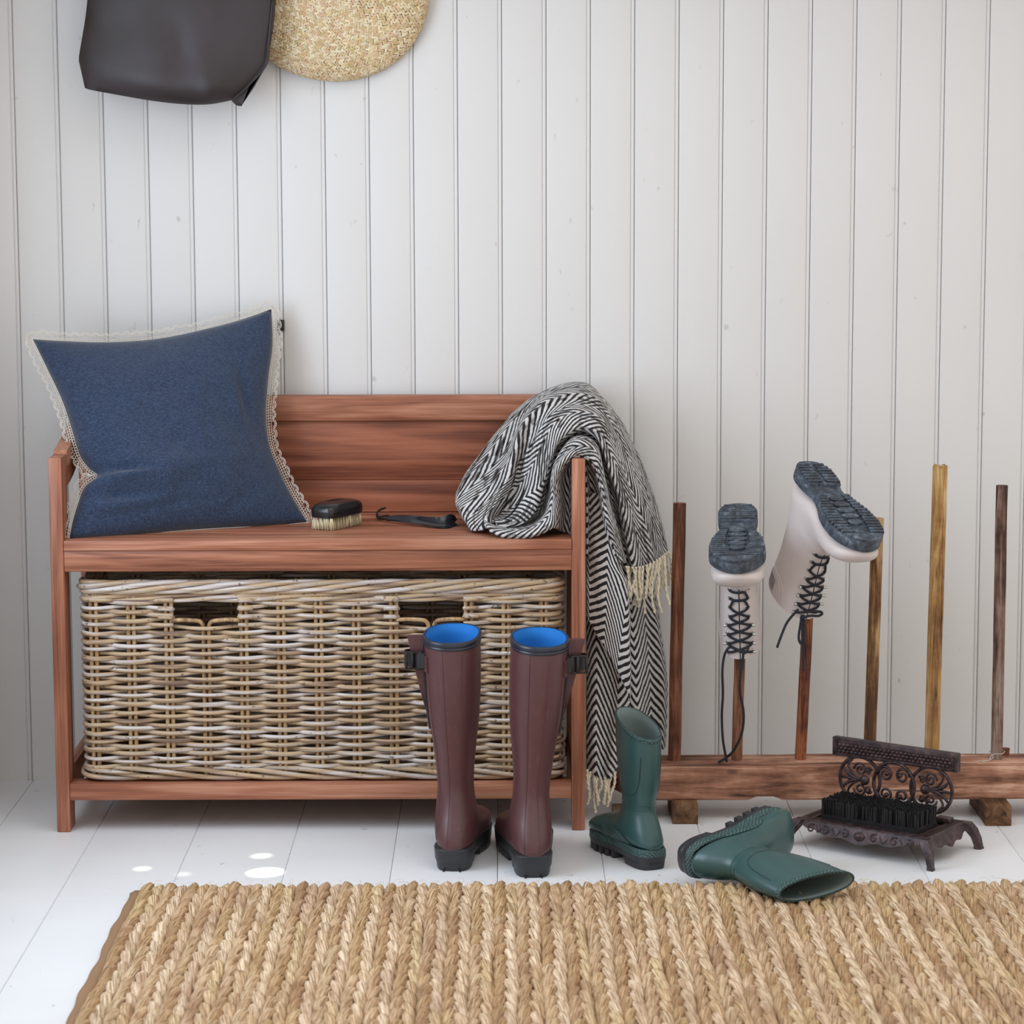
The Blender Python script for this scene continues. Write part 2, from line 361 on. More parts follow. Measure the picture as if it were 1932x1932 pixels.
for q in xs:
    xf = bX0+(bX1-bX0)*q; xb = .258+(bX1-.258)*q; r = []
    zb = .0335+.0018*mnoise.noise((xf*9, 1, 0))+(.006 if .50 < xf < .535 else 0); zt = .0915+.0015*mnoise.noise((xf*7, 5, 0))
    yf = -.312+.0025*mnoise.noise((xf*8, 9, 0))
    for (a, b) in ((0, zb+.004), (0, (zb+zt)/2), (0, zt-.007), (.006, zt), (.5, zt+.0015), (.97, zt), (1, zt-.005), (1, zb+.004), (.97, zb), (.04, zb)):
        r.append((xf+(xb-xf)*a, yf+.097*a, b))
    R.append(r)
bm_.rings(R, True, True, True); bm_.obj('beam', MBEAM, rack, sharp=35)
for x0, x1, yf in ((.3585, .4015, -.340), (.879, .9225, -.360)):
    boxo('support_block', (x0, yf, 0), (x1, -.20, .0345), MBLK, rack, .0015)
boxo('pale_shim', (.262, -.318, 0), (.335, -.215, .006), m_oldwood('pale_shim_wood', [(.3, srgb(120, 100, 80)), (.6, srgb(180, 160, 130))], 'y', 1, 0), rack, .001)
pegmats = [m_oldwood('peg_brown', [(.34, srgb(70, 40, 28)), (.5, srgb(112, 70, 50)), (.68, srgb(150, 100, 74))], 'z', 3.2, .1, .55),
           m_oldwood('peg_brown2', [(.34, srgb(92, 58, 40)), (.5, srgb(134, 90, 66)), (.68, srgb(160, 116, 88))], 'z', 3.2, .1, .6),
           m_oldwood('peg_redbrown', [(.36, srgb(58, 30, 22)), (.5, srgb(104, 58, 42)), (.66, srgb(160, 98, 62))], 'z', 3.6, .1, .6),
           m_oldwood('peg_tan', [(.34, srgb(86, 58, 36)), (.5, srgb(140, 102, 66)), (.66, srgb(184, 152, 110))], 'z', 3.4, .3, .65),
           m_oldwood('peg_ochre', [(.30, srgb(84, 58, 40)), (.44, srgb(150, 110, 66)), (.58, srgb(184, 146, 90)), (.74, srgb(214, 190, 150))], 'z', 2.6, .8, .6),
           m_oldwood('peg_greybrown', [(.34, srgb(64, 48, 42)), (.5, srgb(116, 88, 76)), (.68, srgb(150, 130, 118))], 'z', 3.6, .2, .7)]
PEGY = -.262
PEG = [((1283, 951), (1272, 1440), 12.5), ((1397, 1130), (1390, 1436), 10.5), ((1524, 1122), (1510, 1438), 11), ((1657, 979), (1640, 1437), 12), ((1774, 877), (1757, 1438), 14.5), ((1893, 918), (1880, 1438), 11.5)]
pegpos = []
for i, (tp, bt, hw) in enumerate(PEG):
    a = PY(*bt, PEGY); b = PY(*tp, PEGY); a.z = .088; b.y += (.010, -.020, -.012, .006, .0, .012)[i]
    pegpos.append((a, b)); rad = hw*.875e-3
    n = 26; m = MB(); sides = 16; pts = []; rr = []
    for k in range(n):
        q = k/(n-1); c = a.lerp(b, q); c.x += .0009*mnoise.noise((q*4, i*3, 0)); pts.append(c); w = 1+.03*mnoise.noise((q*7, i*5, 2))
        if i == 4 and (abs(q-.905) < .012): w *= .965
        rr.append(rad*w)
    pts.append(b+(b-a).normalized()*.0008); rr.append(rad*.9)
    m.tube(pts, rr, sides, up=(0, 1, 0))
    if i == 2:       # square-ish split stake
        m.v = [(p_[0]+.0014*math.copysign(1, p_[0]-a.lerp(b, .5).x)*0, p_[1], p_[2]) for p_ in m.v]
    if i == 4:       # broken, notched top
        zt = b.z
        m.v = [(x, y, z-.0075*math.exp(-((x-b.x)/.0035)**2)*(1 if z > zt-.004 else 0)+(-.002 if z > zt-.004 and abs(x-b.x) > .010 else 0)) for x, y, z in m.v]
    po = m.obj('peg', pegmats[i], rack, sharp=45)
# short cut end of an older peg and a loop of thin wire at the last peg
q = PY(1897, 1424, -.235); MB().tube([(q.x, -.235, .088), (q.x+.001, -.235, .105)], .0062, 8).obj('peg_stub', pegmats[0], rack, sharp=40)
m_wire = m_plain('thin_wire', srgb(190, 184, 172), .4, .05)
w = MB(); c0 = pegpos[5][0]
w.tube(catmull([(c0.x-.042, -.29, .093), (c0.x-.030, -.285, .0945), (c0.x-.018, -.288, .095), (c0.x-.012, -.276, .100), (c0.x-.006, -.2765, .104), (c0.x+.006, -.276, .104), (c0.x+.013, -.264, .106), (c0.x+.004, -.25, .105), (c0.x-.012, -.258, .104), (c0.x-.008, -.275, .100), (c0.x-.016, -.285, .0955), (c0.x-.03, -.291, .094)], 5), .0007, 5); w.obj('wire_tie', m_wire, rack)
# ------------------------------------------------------------------ boots
def offs_poly(P, d):
    P = np.array(P); t = np.roll(P, -1, 0)-np.roll(P, 1, 0); t = t/(np.linalg.norm(t, axis=1)[:, None]+1e-9)
    return P+np.stack([-t[:, 1], t[:, 0]], 1)*d          # inwards for a counter-clockwise outline
class Boot:
    def __init__(s, pairs, sub=4, K=40):
        s.Q = np.array(catmull(pairs, sub)); s.K = K; s.M = len(s.Q); s.sub = sub
    def pt(s, u, th, off=0.0):
        i = min(max(u, 0), s.M-1.0001); k = int(i); f = i-k; fy, fz, by, bz, hw, n, xo = s.Q[k]*(1-f)+s.Q[k+1]*f
        cy, cz, ay, az = (fy+by)/2, (fz+bz)/2, (fy-by)/2, (fz-bz)/2; L = math.hypot(ay, az)+1e-9; g = (L+off)/L
        c, sn = math.cos(th), math.sin(th); e = 2/n
        c2 = math.copysign(abs(c)**e, c); s2 = math.copysign(abs(sn)**e, sn)
        return Vector((xo+(hw+off)*s2, cy+ay*g*c2, cz+az*g*c2))
    def ring(s, u, off=0.0, K=None): K = K or s.K; return [s.pt(u, 2*PI*k/K, off) for k in range(K)]
    def upper(s, mat, root, name='upper', u0=0, sharp=None):
        m = MB(); us_ = np.linspace(u0, s.M-1, s.M)
        R = [s.ring(u) for u in us_]; uv = [(k/s.K, i/s.M) for i in range(len(R)) for k in range(s.K)]
        m.rings(R, True, False, True, uv); return m.obj(name, mat, root, world=False, use_uv=1, sharp=sharp)
    def lining(s, mat, root, depth, th=.0028):
        m = MB(); us_ = np.linspace(0, depth, 8)
        m.rings([s.ring(0, 0.0)]+[s.ring(u, -th) for u in us_], True, False, True); m.f = [q[::-1] for q in m.f]; return m.obj('lining', mat, root, world=False)
def outline(pts, n=72):                                   # (y, x_left, x_right) from heel to toe -> closed outline, counter-clockwise
    R_ = [(xr, y) for y, xl, xr in pts]; L_ = [(xl, y) for y, xl, xr in pts][::-1]
    return resample(catmull(R_+L_, 6, True), n, True)
def slab(m, O, levels):                                    # stack of inset outlines: (z, inset)
    m.rings([[(x, y, z) for x, y in offs_poly(O, d)] for z, d in levels], True, True, True)
def clip_outline(O, y0, y1):
    P = [(x, y) for x, y in resample(O, 400, True) if y0 <= y <= y1]
    k = max(range(len(P)), key=lambda i: math.dist(P[i-1], P[i])); P = P[k:]+P[:k]      # start at the straight cut
    return resample(P, 72, True)
def place(root, X, Yv, Z, loc):
    root.rotation_mode = 'QUATERNION'; M_ = Matrix((X, Yv, Z)).transposed(); root.rotation_quaternion = M_.to_quaternion(); root.location = loc

# --- burgundy wellingtons
def m_rubber(name, base, hi, rough=.38, blotch=.5, bump=.12):
    t = NT(name); n = t.noise(t.co(rnd=3), 9, 5, .6); c = t.mix(n, base, hi)
    d = t.noise(t.co((30, 30, 12), rnd=7), 4, 5, .75); k = t.ramp(d, [(.55, G3(0)), (.78, G3(blotch))]); c = t.mix(k, c, tuple(min(1, x*1.5+.02) for x in hi))
    t.p(Base_Color=c, Roughness=t.math('ADD', t.math('MULTIPLY', d, .25), rough-.1)); t.bump(t.noise(t.co(), 420, 2), bump, .0006); return t.m
MBUR = m_rubber('burgundy_rubber', srgb(76, 46, 48), srgb(92, 58, 60), .36)
MBLK_R = m_rubber('black_rubber', srgb(34, 35, 39), srgb(44, 46, 51), .45, .25)
MNAVY = m_plain('navy_piping', srgb(38, 42, 54), .3)
MBLUE = m_plain('blue_lining', srgb(14, 112, 190), .8, .08, .2, 900)
MBLACK = m_plain('black_webbing', srgb(28, 28, 31), .5, .1, .25, 900)
WP = [(.138, .3720, .022, .3600, .0440, 2.3, 0), (.138, .340, .021, .325, .0442, 2.2, 0), (.137, .295, .021, .278, .0430, 2.1, 0), (.132, .245, .023, .232, .0400, 2.05, 0), (.125, .200, .026, .188, .0345, 2, 0),
      (.117, .160, .029, .148, .0300, 2, 0), (.114, .132, .029, .119, .0287, 2, 0), (.117, .113, .021, .091, .0305, 2.1, 0), (.125, .101, .010, .067, .0325, 2.2, 0), (.134, .093, .003, .046, .0330, 2.3, 0), (.142, .087, .008, .030, .0325, 2.4, 0),
      (.153, .080, .060, .024, .0335, 2.4, .001), (.166, .074, .110, .022, .0380, 2.5, .002), (.184, .067, .155, .022, .0430, 2.6, .002), (.205, .060, .190, .022, .0440, 2.6, 0), (.227, .050, .216, .022, .0390, 2.5, -.003), (.242, .038, .236, .023, .0270, 2.4, -.006), (.248, .029, .246, .025, .008, 2.2, -.008)]
SO = [(.004, -.006, .006), (.010, -.0225, .0225), (.035, -.0305, .0305), (.075, -.030, .030), (.115, -.033, .035), (.155, -.041, .044), (.19, -.045, .045), (.222, -.041, .034), (.243, -.026, .012), (.2505, -.012, -.004)]
def wellington(label, side, yaw, heel, lean):
    root = thing('tall_boot', heel, label, 'boot', 'pair of burgundy wellington boots'); root.rotation_euler = (0, 0, yaw)
    sg = side                                        # gusset and strap on this side (-1 left, +1 right)
    B_ = Boot([q[:6]+(q[6]*-side+lean*max(0, (q[1]-.10)/.28),) for q in WP]); up_ = B_.upper(MBUR, root); B_.lining(MBLUE, root, 18)
    rim = MB(); K = 40
    rim.rings([[B_.pt(u, 2*PI*k/K, o) for k in range(K)] for u, o in ((-.0, -.0030), (0, -.0015), (0, .0012), (.12, .0018), (1.0, .0016), (1.25, .0012), (1.3, .0004), (1.35, .0014), (1.75, .0014), (1.85, .0001))]); rim.obj('rim_piping', MNAVY, root, world=False)
    for th in (PI-.42, PI+.20, PI-.16*0+.9):
        sm = MB(); sm.tube([B_.pt(u, th*1.0 if sg < 0 else 2*PI-th, .0001) for u in np.linspace(2, 38, 60)], .0007, 5); sm.obj('moulded_seam', MBUR, up_, world=False)
    O = outline(SO)
    m = MB(); slab(m, O, [(.0125, .002), (.016, .0), (.0335, -.0012), (.0345, -.0004), (.036, .002)]); m.obj('sole_band', MBLK_R, root, world=False, sharp=40)
    m = MB(); slab(m, clip_outline(O, 0, .078), [(0, .0045), (.003, .003), (.0235, .0006), (.0245, .0018), (.026, .0022)]); hb = m.obj('heel_block', MBLK_R, root, world=False, sharp=40)
    m = MB(); slab(m, clip_outline(O, .112, .26), [(0, .003), (.003, .0015), (.0135, .0008), (.0145, .001)]); m.obj('forefoot_sole', MBLK_R, root, world=False, sharp=40)
    n_ = MB()
    for a in (-.34, .3): n_.box((a*.04-.0011, .0035, .0002), (a*.04+.0011, .008, .0028))
    n_.obj('heel_notches', m_plain('notch_dark', (.004, .004, .005), .8), hb, world=False, smooth=False)
    # gusset: folded rubber pleat that stands out beside the shaft and tapers to nothing
    th0 = PI/2 if sg > 0 else 3*PI/2
    g = MB(); R_ = []; R2 = []
    for u in np.linspace(.25, 12.4, 22):
        q = (u-.25)/12.15; e = .0265*(1-q)**.9+.0008; c = B_.pt(u, th0+sg*.10, -.001)
        w = .0042*(1-q*.6); tip = Vector((c.x+sg*e, c.y-.004, c.z))
        R_.append([Vector((c.x, c.y-w*1.6, c.z)), Vector((c.x+sg*e*.55, c.y-w*1.9, c.z)), Vector((tip.x, tip.y-w*.9, tip.z)), Vector((tip.x+sg*.001, tip.y, tip.z)), Vector((tip.x, tip.y+w*.9, tip.z)), Vector((c.x+sg*e*.5, c.y+w*1.1, c.z)), Vector((c.x, c.y+w*1.6, c.z))])
    g.rings(R_, True, True, True); g.obj('gusset', MBUR, root, world=False, sharp=50)
    pp = MB(); pp.tube([B_.pt(u, th0-sg*(-.17) if sg > 0 else th0-.17, .0012) for u in np.linspace(.3, 14, 30)], .0018, 6); pp.obj('gusset_piping', MNAVY, root, world=False)
    # strap with buckle round the gusset
    us0 = 4.2; c = B_.pt(us0, th0, 0); z0 = c.z-.004
    loopP = [(c.x+sg*a, c.y+b, z0) for a, b in ((-.003, -.030), (.006, -.0275), (.016, -.022), (.026, -.014), (.0315, -.004), (.031, .006), (.024, .013), (.012, .020), (.0, .026))]
    st = MB(); P_ = catmull(loopP, 4); R_ = []
    for x, y, z in P_: R_.append([(x, y, z-.0115), (x, y, z+.0115)])
    lo = [];
    for i, (x, y, z) in enumerate(P_):
        a = P_[max(i-1, 0)]; b = P_[min(i+1, len(P_)-1)]; t_ = Vector((b[0]-a[0], b[1]-a[1], 0)).normalized(); nn = Vector((t_.y, -t_.x, 0))*(.0009)
        lo.append([(x+nn.x, y+nn.y, z-.0115), (x+nn.x, y+nn.y, z+.0115), (x-nn.x, y-nn.y, z+.0115), (x-nn.x, y-nn.y, z-.0115)])
    st.rings(lo, True, True, True); strap = st.obj('strap', MBLACK, root, world=False, sharp=40)
    bk = MB(); bx_ = c.x+sg*.016; by_ = c.y-.0245
    for a in (-.0125, .0105): bk.box((bx_+a, by_-.0045, z0-.0145), (bx_+a+.004, by_+.003, z0+.0145), .001)
    for a in (-.0145, .0115): bk.box((bx_-.0125, by_-.004, z0+a), (bx_+.0145, by_+.002, z0+a+.003), .0008)
    bk.box((bx_-.004, by_-.005, z0-.014), (bx_+.001, by_-.001, z0+.014), .0008); bk.obj('buckle', m_plain('buckle_plastic', srgb(24, 24, 27), .25), strap, world=False, sharp=40)
    tb = MB(); ctr = B_.pt(us0, th0-sg*-.62 if sg < 0 else th0+.62, .0016)
    R_ = []
    for q in np.linspace(-1, 1, 9):
        ang = (th0-.40 + .28*q) if sg < 0 else (th0+.40-.28*q); hh = .0125*(1-max(0, q*-sg*-1*.0)); hh = .0125 if q < .6 else .0125-.009*((q-.6)/.4)**2 if sg < 0 else .0125
        R_.append([B_.pt(us0, ang, .0002)+Vector((0, 0, -hh-.004)), B_.pt(us0, ang, .0022)+Vector((0, 0, -hh-.004)), B_.pt(us0, ang, .0022)+Vector((0, 0, hh-.004)), B_.pt(us0, ang, .0002)+Vector((0, 0, hh-.004))])
    tb.rings(R_, True, True, True); tb.obj('strap_tab', MBUR, root, world=False, sharp=40)
    return root
hL = PZ(853, 1643, 0); hR = PZ(1006, 1655, 0)
wellington('tall burgundy wellington boot with its strap on the left, in front of the basket', -1, -.085, (hL.x, hL.y-.012, 0), -.006)
wellington('tall burgundy wellington boot with its strap on the right, beside the bench leg', 1, .085, (hR.x+.002, hR.y-.012, 0), .017)

# --- green children's wellingtons
MGRN = m_rubber('green_rubber', srgb(44, 74, 74), srgb(56, 88, 86), .30, .12, .05)
MGIN = m_plain('green_cloth_lining', srgb(112, 126, 124), .85, .15, .35, 700)
def m_knurl():
    t = NT('knurled_green_rubber'); v = t.co(); s1 = t.n('TexWave', {'Vector': v, 'Scale': 95.0, 'Distortion': .4}, wave_type='BANDS', bands_direction='DIAGONAL'); s2 = t.n('TexWave', {'Vector': t.co((-1, 1, 1)), 'Scale': 95.0}, wave_type='BANDS', bands_direction='DIAGONAL')
    h = t.math('MULTIPLY', s1.outputs['Fac'], s2.outputs['Fac']); c = t.mix(h, srgb(40, 66, 66), srgb(92, 124, 122)); t.p(Base_Color=c, Roughness=.45); t.bump(h, .9, .0015); return t.m
MKN = m_knurl()
GP = [(.117, .240, .010, .207, .0285, 2.2, 0), (.116, .205, .010, .178, .0290, 2.15, 0), (.111, .165, .013, .143, .0280, 2.1, 0), (.104, .133, .018, .117, .0258, 2.05, 0), (.098, .110, .023, .098, .0236, 2, 0), (.096, .097, .022, .083, .0232, 2, 0),
      (.100, .085, .012, .063, .0255, 2.1, 0), (.106, .078, .004, .046, .0275, 2.2, 0), (.113, .073, .004, .031, .0285, 2.3, 0), (.123, .068, .050, .027, .0292, 2.4, 0), (.135, .064, .090, .026, .0315, 2.5, 0), (.149, .061, .125, .026, .0350, 2.5, 0), (.166, .056, .153, .026, .0358, 2.5, 0), (.181, .047, .175, .026, .0310, 2.4, 0), (.190, .035, .188, .026, .018, 2.3, 0), (.193, .029, .1925, .027, .006, 2.2, 0)]
GSO = [(.002, -.006, .006), (.007, -.0195, .0195), (.030, -.0268, .0268), (.065, -.0262, .0262), (.095, -.027, .028), (.125, -.0325, .034), (.150, -.035, .036), (.175, -.0298, .0305), (.190, -.018, .017), (.1940, -.006, .005)]
def child_boot(label, flat=1.0):
    root = thing('child_boot', (0, 0, 0), label, 'boot', "pair of children's green boots")
    B_ = Boot([q[:4]+(q[4]*(1-(1-flat)*max(0, (q[1]-.11)/.13)),)+q[5:] for q in GP], K=44); up_ = B_.upper(MGRN, root); B_.lining(MGIN, root, 16, .0022)
    K = 44; rim = MB(); rim.rings([[B_.pt(u, 2*PI*k/K, o) for k in range(K)] for u, o in ((0, -.0024), (0, .0002), (.05, .0009), (.5, .0011), (1.15, .0009), (1.3, .0001))]); rim.obj('rim_band', MKN, root, world=False)
    O = outline(GSO)
    fx = MB(); fx.rings([[(x, y, z) for x, y in offs_poly(O, d)] for z, d in ((.0205, .0005), (.0215, -.0012), (.0285, -.0012), (.0325, .0006), (.0332, .003))], True); fx.obj('knurled_band', MKN, up_, world=False, sharp=50)
    sb = MB(); slab(sb, O, [(.0115, .0015), (.0125, .0002), (.0212, -.0016), (.0225, -.0006), (.0235, .003)]); sb.obj('sole_plate', MBLK_R, root, world=False, sharp=40)
    # heel and cleats
    OH = clip_outline(O, -.01, .060)
    m = MB(); slab(m, OH, [(0, .0025), (.002, .0015), (.0115, .0003), (.0125, .0008)]); m.obj('heel_block', MBLK_R, root, world=False, sharp=40)
    for yc in (.100, .1165, .133, .1495, .166):
        for sx_ in (-1, 1):
            hw = np.interp(yc, [a for a, *_ in GSO], [c_ for _, _, c_ in GSO]); cl = MB()
            cl.box((sx_*hw*.38 if sx_ > 0 else -hw*.95, yc-.0055, 0), (hw*.95 if sx_ > 0 else -hw*.38, yc+.0055, .0122), .0012); cl.obj('cleat', MBLK_R, root, world=False, sharp=40)
    tcap = MB(); slab(tcap, clip_outline(O, .176, .22), [(0, .003), (.0018, .0015), (.0115, .0006), (.0125, .001)]); tcap.obj('toe_cleat', MBLK_R, root, world=False, sharp=40)
    # moulded ridges round the ankle, the oval side panel and the knurled flex panel
    for u in (17.2, 19.4):
        r_ = MB(); r_.tube([B_.pt(u+1.5*math.cos(th), th, .0001) for th in np.linspace(0, 2*PI, 60)[:-1]], .0008, 5, loop=True); r_.obj('ankle_ridge', MGRN, up_, world=False)
    for sgn in (1, -1):
        pth = [B_.pt(u, (PI/2+dt) if sgn > 0 else (3*PI/2-dt), .0001) for u, dt in catmull([(4, -1.0), (9, -.95), (12.5, -.7), (13.8, -.1), (13, .55), (10, .85), (4, .95)], 8)]
        r_ = MB(); r_.tube(pth, .0008, 5); r_.obj('side_panel_ridge', m_plain('ridge_green', srgb(40, 62, 62), .35), up_, world=False)
        fp = MB(); R_ = []
        for u in np.linspace(33.5, 43, 12):
            q = (u-33.5)/9.5; hi = 1.20+.55*math.sin(PI*q)*.9; R_.append([B_.pt(u, (2.35-hi*tt*.62) if sgn > 0 else 2*PI-(2.35-hi*tt*.62), .0012) for tt in np.linspace(0, 1, 8)])
        fp.rings(R_, False); fp.obj('knurled_flex_panel', MKN, up_, world=False)
    return root
g1 = child_boot('green child-size rubber boot standing upright beside the hanging throw')
h1 = PZ(1238, 1644, 0); g1.location = (h1.x, h1.y+.004, 0); g1.rotation_euler = (0, 0, math.radians(24))
g2 = child_boot('green child-size rubber boot lying on its side across the rug edge', .58)
Zv = Vector((.585, -.808, -.035)).normalized(); Yv = Vector((.79, .585, .15)); Yv = (Yv-Zv*Yv.dot(Zv)).normalized(); Xv = Yv.cross(Zv)
place(g2, Xv, Yv, Zv, (.3385, -.728, .041)); g2.scale = (1.09,)*3
# ------------------------------------------------------------------ pale lace-up boots, upside down on the pegs
MGRG = m_rubber('greige_rubber', srgb(200, 188, 185), srgb(217, 207, 204), .42, .10, .03)
def m_dusty():
    t = NT('dusty_sole_rubber'); n = t.noise(t.co(rnd=3), 60, 6, .75); c = t.ramp(n, [(.42, srgb(44, 49, 57)), (.56, srgb(74, 84, 96)), (.70, srgb(128, 142, 152))]); t.p(Base_Color=c, Roughness=.6); t.bump(n, .3, .001); return t.m
MDUST = m_dusty(); MLACE = m_plain('navy_lace', srgb(32, 34, 42), .8, .2, .4, 1500); MSIL = m_plain('silver_eyelet', srgb(205, 203, 198), .25, .05, metallic=.9)
LP = [(.141, .224, .020, .218, .0345, 2.2, 0), (.138, .19, .021, .188, .0345, 2.2, 0), (.134, .155, .022, .153, .033, 2.1, 0), (.131, .128, .019, .12, .0315, 2.1, 0), (.132, .110, .013, .085, .031, 2.1, 0), (.138, .097, .006, .055, .0325, 2.2, 0), (.146, .088, .004, .033, .033, 2.3, 0),
      (.158, .080, .06, .025, .034, 2.4, 0), (.172, .074, .11, .023, .0385, 2.4, 0), (.19, .069, .16, .023, .0425, 2.4, 0), (.208, .064, .19, .023, .043, 2.4, 0), (.227, .056, .217, .023, .0385, 2.4, 0), (.240, .044, .235, .024, .027, 2.3, 0), (.246, .033, .244, .026, .008, 2.2, 0)]
LSO = [(.000, -.006, .006), (.006, -.022, .022), (.03, -.0325, .0325), (.062, -.032, .032), (.092, -.0265, .0265), (.118, -.031, .031), (.15, -.042, .042), (.185, -.0465, .0465), (.215, -.042, .042), (.238, -.026, .026), (.2485, -.008, .008)]
def lace_boot(label, Rm, loc, lace_paths, group):
    root = thing('lace_up_boot', loc, label, 'boot', group); root.rotation_mode = 'QUATERNION'; root.rotation_quaternion = Matrix(Rm).to_quaternion()
    B_ = Boot(LP, K=44); up_ = B_.upper(MGRG, root); B_.lining(m_plain('boot_lining', srgb(120, 112, 108), .9), root, 14, .0022)
    zs = B_.Q[:, 1]
    def u_at(z): k = int(np.argmin(np.abs(zs[:22]-z))); return float(k)
    rows = [B_.Q.shape[0] and float(np.interp(-z, -zs[:22], np.arange(22))) for z in np.linspace(.214, .104, 8)]
    cut = MB(); cut.tube([B_.pt(u, 0, .0002) for u in np.linspace(.0, 19, 40)], .0009, 5); cut.obj('front_slit', m_plain('slit_dark', (.02, .018, .018), .9), up_, world=False)
    # padded cuff seams and heel strip
    for sgn in (1, -1):
        for o_, u1 in ((.0, 5.2), (.16, 5.0)):
            sm = MB(); sm.tube([B_.pt(u, sgn*th, .0002) for u, th in catmull([(.3, 1.25+o_), (2.5, 1.25+o_), (4.6-o_*2, 1.5+o_), (u1, 2.2), (u1, 3.14)], 8)], .0006, 5); sm.obj('cuff_seam', MGRG, up_, world=False)
    for j in (.9, 1.25, 1.6):
        pass
    bd = MB(); R_ = []
    for q in np.linspace(0, 1, 10):
        th = 1.75+.85*q; R_.append([B_.pt(u, -th, .0012) for u in np.linspace(1.2, 3.4, 4)])
    bd.rings(R_, False); bd.obj('embossed_badge', m_plain('badge_rubber', srgb(150, 138, 136), .5, .1, 1.0, 260), up_, world=False)
    # laces, eyelets, hooks
    th_r = lambda i: .56 if i < 4 else .44
    def anchor(i, sd, off=.0022): return B_.pt(rows[i], sd*th_r(i), off)
    for i in range(8):
        for sd in (-1, 1):
            c = anchor(i, sd, .0006); nrm = (B_.pt(rows[i], sd*th_r(i), .01)-B_.pt(rows[i], sd*th_r(i), 0)).normalized(); a = nrm.orthogonal().normalized(); b = nrm.cross(a); e = MB()
            if i >= 4:
                e.tube([c+(a*math.cos(q)+b*math.sin(q))*.0036 for q in np.linspace(0, 2*PI, 14)[:-1]], .0011, 6, loop=True); e.obj('eyelet', MSIL, root, world=False)
            else:
                e.tube([c-nrm*.001, c+nrm*.003, c+nrm*.0045+Vector((sd*.002, 0, 0)), c+nrm*.004+Vector((sd*.0045, 0, -.0005))], [.0022, .002, .0024, .0030], 8); e.tube([c+nrm*.0006+(a*math.cos(q)+b*math.sin(q))*.0036 for q in np.linspace(0, 2*PI, 12)[:-1]], .0009, 6, loop=True); e.obj('lace_hook', MSIL, root, world=False)
    lc = MB()
    for i in range(7):
        for sd in (-1, 1):
            p0, p1 = anchor(i, sd), anchor(i+1, -sd); mid = B_.pt((rows[i]+rows[i+1])/2, 0, .0042 if sd > 0 else .0024)
            q0 = B_.pt(rows[i]*.8+rows[i+1]*.2, sd*th_r(i)*.62, .0038); q1 = B_.pt(rows[i]*.2+rows[i+1]*.8, -sd*th_r(i)*.62, .0038)
            if i >= 5:   # near the toe the lace runs almost straight across
                mid = B_.pt(rows[i+1]-.2, 0, .003); q0 = B_.pt(rows[i+1]-.6, sd*th_r(i)*.6, .003); q1 = B_.pt(rows[i+1]-.1, -sd*th_r(i)*.6, .0035)
                if sd < 0 and i == 6: continue
            lc.tube(catmull([p0, q0, mid, q1, p1], 6), .0021, 7)
    lace = lc.obj('lace', MLACE, root, world=False)
    Mi = Matrix.Translation(Vector(loc)) @ Matrix(Rm).to_4x4(); Mi = Mi.inverted()
    for pth in lace_paths:
        tl = MB(); tl.tube([Mi @ Vector(p_) for p_ in catmull(pth, 8)], .0022, 7); tl.obj('lace_tail', MLACE, root, world=False)
    # sole and tread
    O = outline(LSO)
    sb = MB(); slab(sb, O, [(.0045, .002), (.006, .0006), (.017, .0), (.022, .0004), (.024, .003)]); sb.obj('sole', MDUST, root, world=False, sharp=40)
    hb = MB(); slab(hb, clip_outline(O, -.01, .075), [(.0006, .0012), (.0016, .0004), (.0055, .0002), (.006, .001)]); hb.obj('heel_block', MDUST, root, world=False, sharp=40)
    tr = MB(); hwf = lambda y: np.interp(y, [a for a, *_ in LSO], [c_ for *_, c_ in LSO])
    for y in np.arange(.108, .222, .0085):
        w = hwf(y)
        for sd in (-1, 1):
            a, b = sd*(w-.0008), sd*(.014+.006*math.sin((y-.108)/.114*PI)); tr.box((min(a, b), y-.0031, 0), (max(a, b), y+.0031, .0052), .0006)
    for y in (.118, .136, .154, .172, .190):
        w = .012+.004*math.sin((y-.11)/.09*PI); tr.rings([[(w*s_*math.cos(q), y+.0078*s_*math.sin(q), z) for q in np.linspace(0, 2*PI, 16)[:-1]] for z, s_ in ((.0052, 1.0), (.0008, 1.0), (0, .92))], True, True, True)
    for y in np.arange(.014, .068, .0088):
        w = hwf(y); tr.box((-w+.002, y-.0030, -.0022), (-.004, y+.0030, .001), .0005); tr.box((.004, y-.0030, -.0022), (w-.002, y+.0030, .001), .0005)
    tr.rings([[(x*s_, y, z) for x, y in offs_poly(clip_outline(O, .2235, .26), d)] for z, d, s_ in ((.0052, .0008, 1), (.0008, .0008, 1), (0, .0018, 1))], True, True, True)
    tag(tr.obj('tread', MDUST, root, world=False, sharp=35), kind='stuff'); return root
fy = -.372
tA = [[PY(1380, 1221, fy), PY(1373, 1224, fy-.004), PY(1366, 1240, fy), PY(1363, 1268, fy), PY(1364, 1310, fy+.01), PY(1362, 1350, fy+.02), PY(1364, 1395, fy+.03), PY(1370, 1430, -.318), PZ(1371, 1436, .098)],
      [PY(1380, 1221, fy), PY(1393, 1228, fy-.005), PY(1402, 1233, fy-.005), PY(1400, 1252, fy), PY(1397, 1275, fy), PY(1396, 1305, fy+.006), PY(1403, 1345, fy+.015), PY(1400, 1382, fy+.03), PY(1386, 1413, -.325), PZ(1372, 1428, .1), PZ(1356, 1438, .097)],
      [PY(1412, 1222, fy), PY(1408, 1230, fy-.004), PY(1402, 1233, fy-.005)]]
lace_boot('pale pinkish-grey lace-up boot upside down on a peg, laces hanging straight to the beam', ((.9946, -.0897, .0516), (-.0997, -.9643, .2452), (.0277, -.2491, -.9681)), (.4718, -.2475, .5302), tA, 'pair of pale lace-up boots')
f2 = -.345
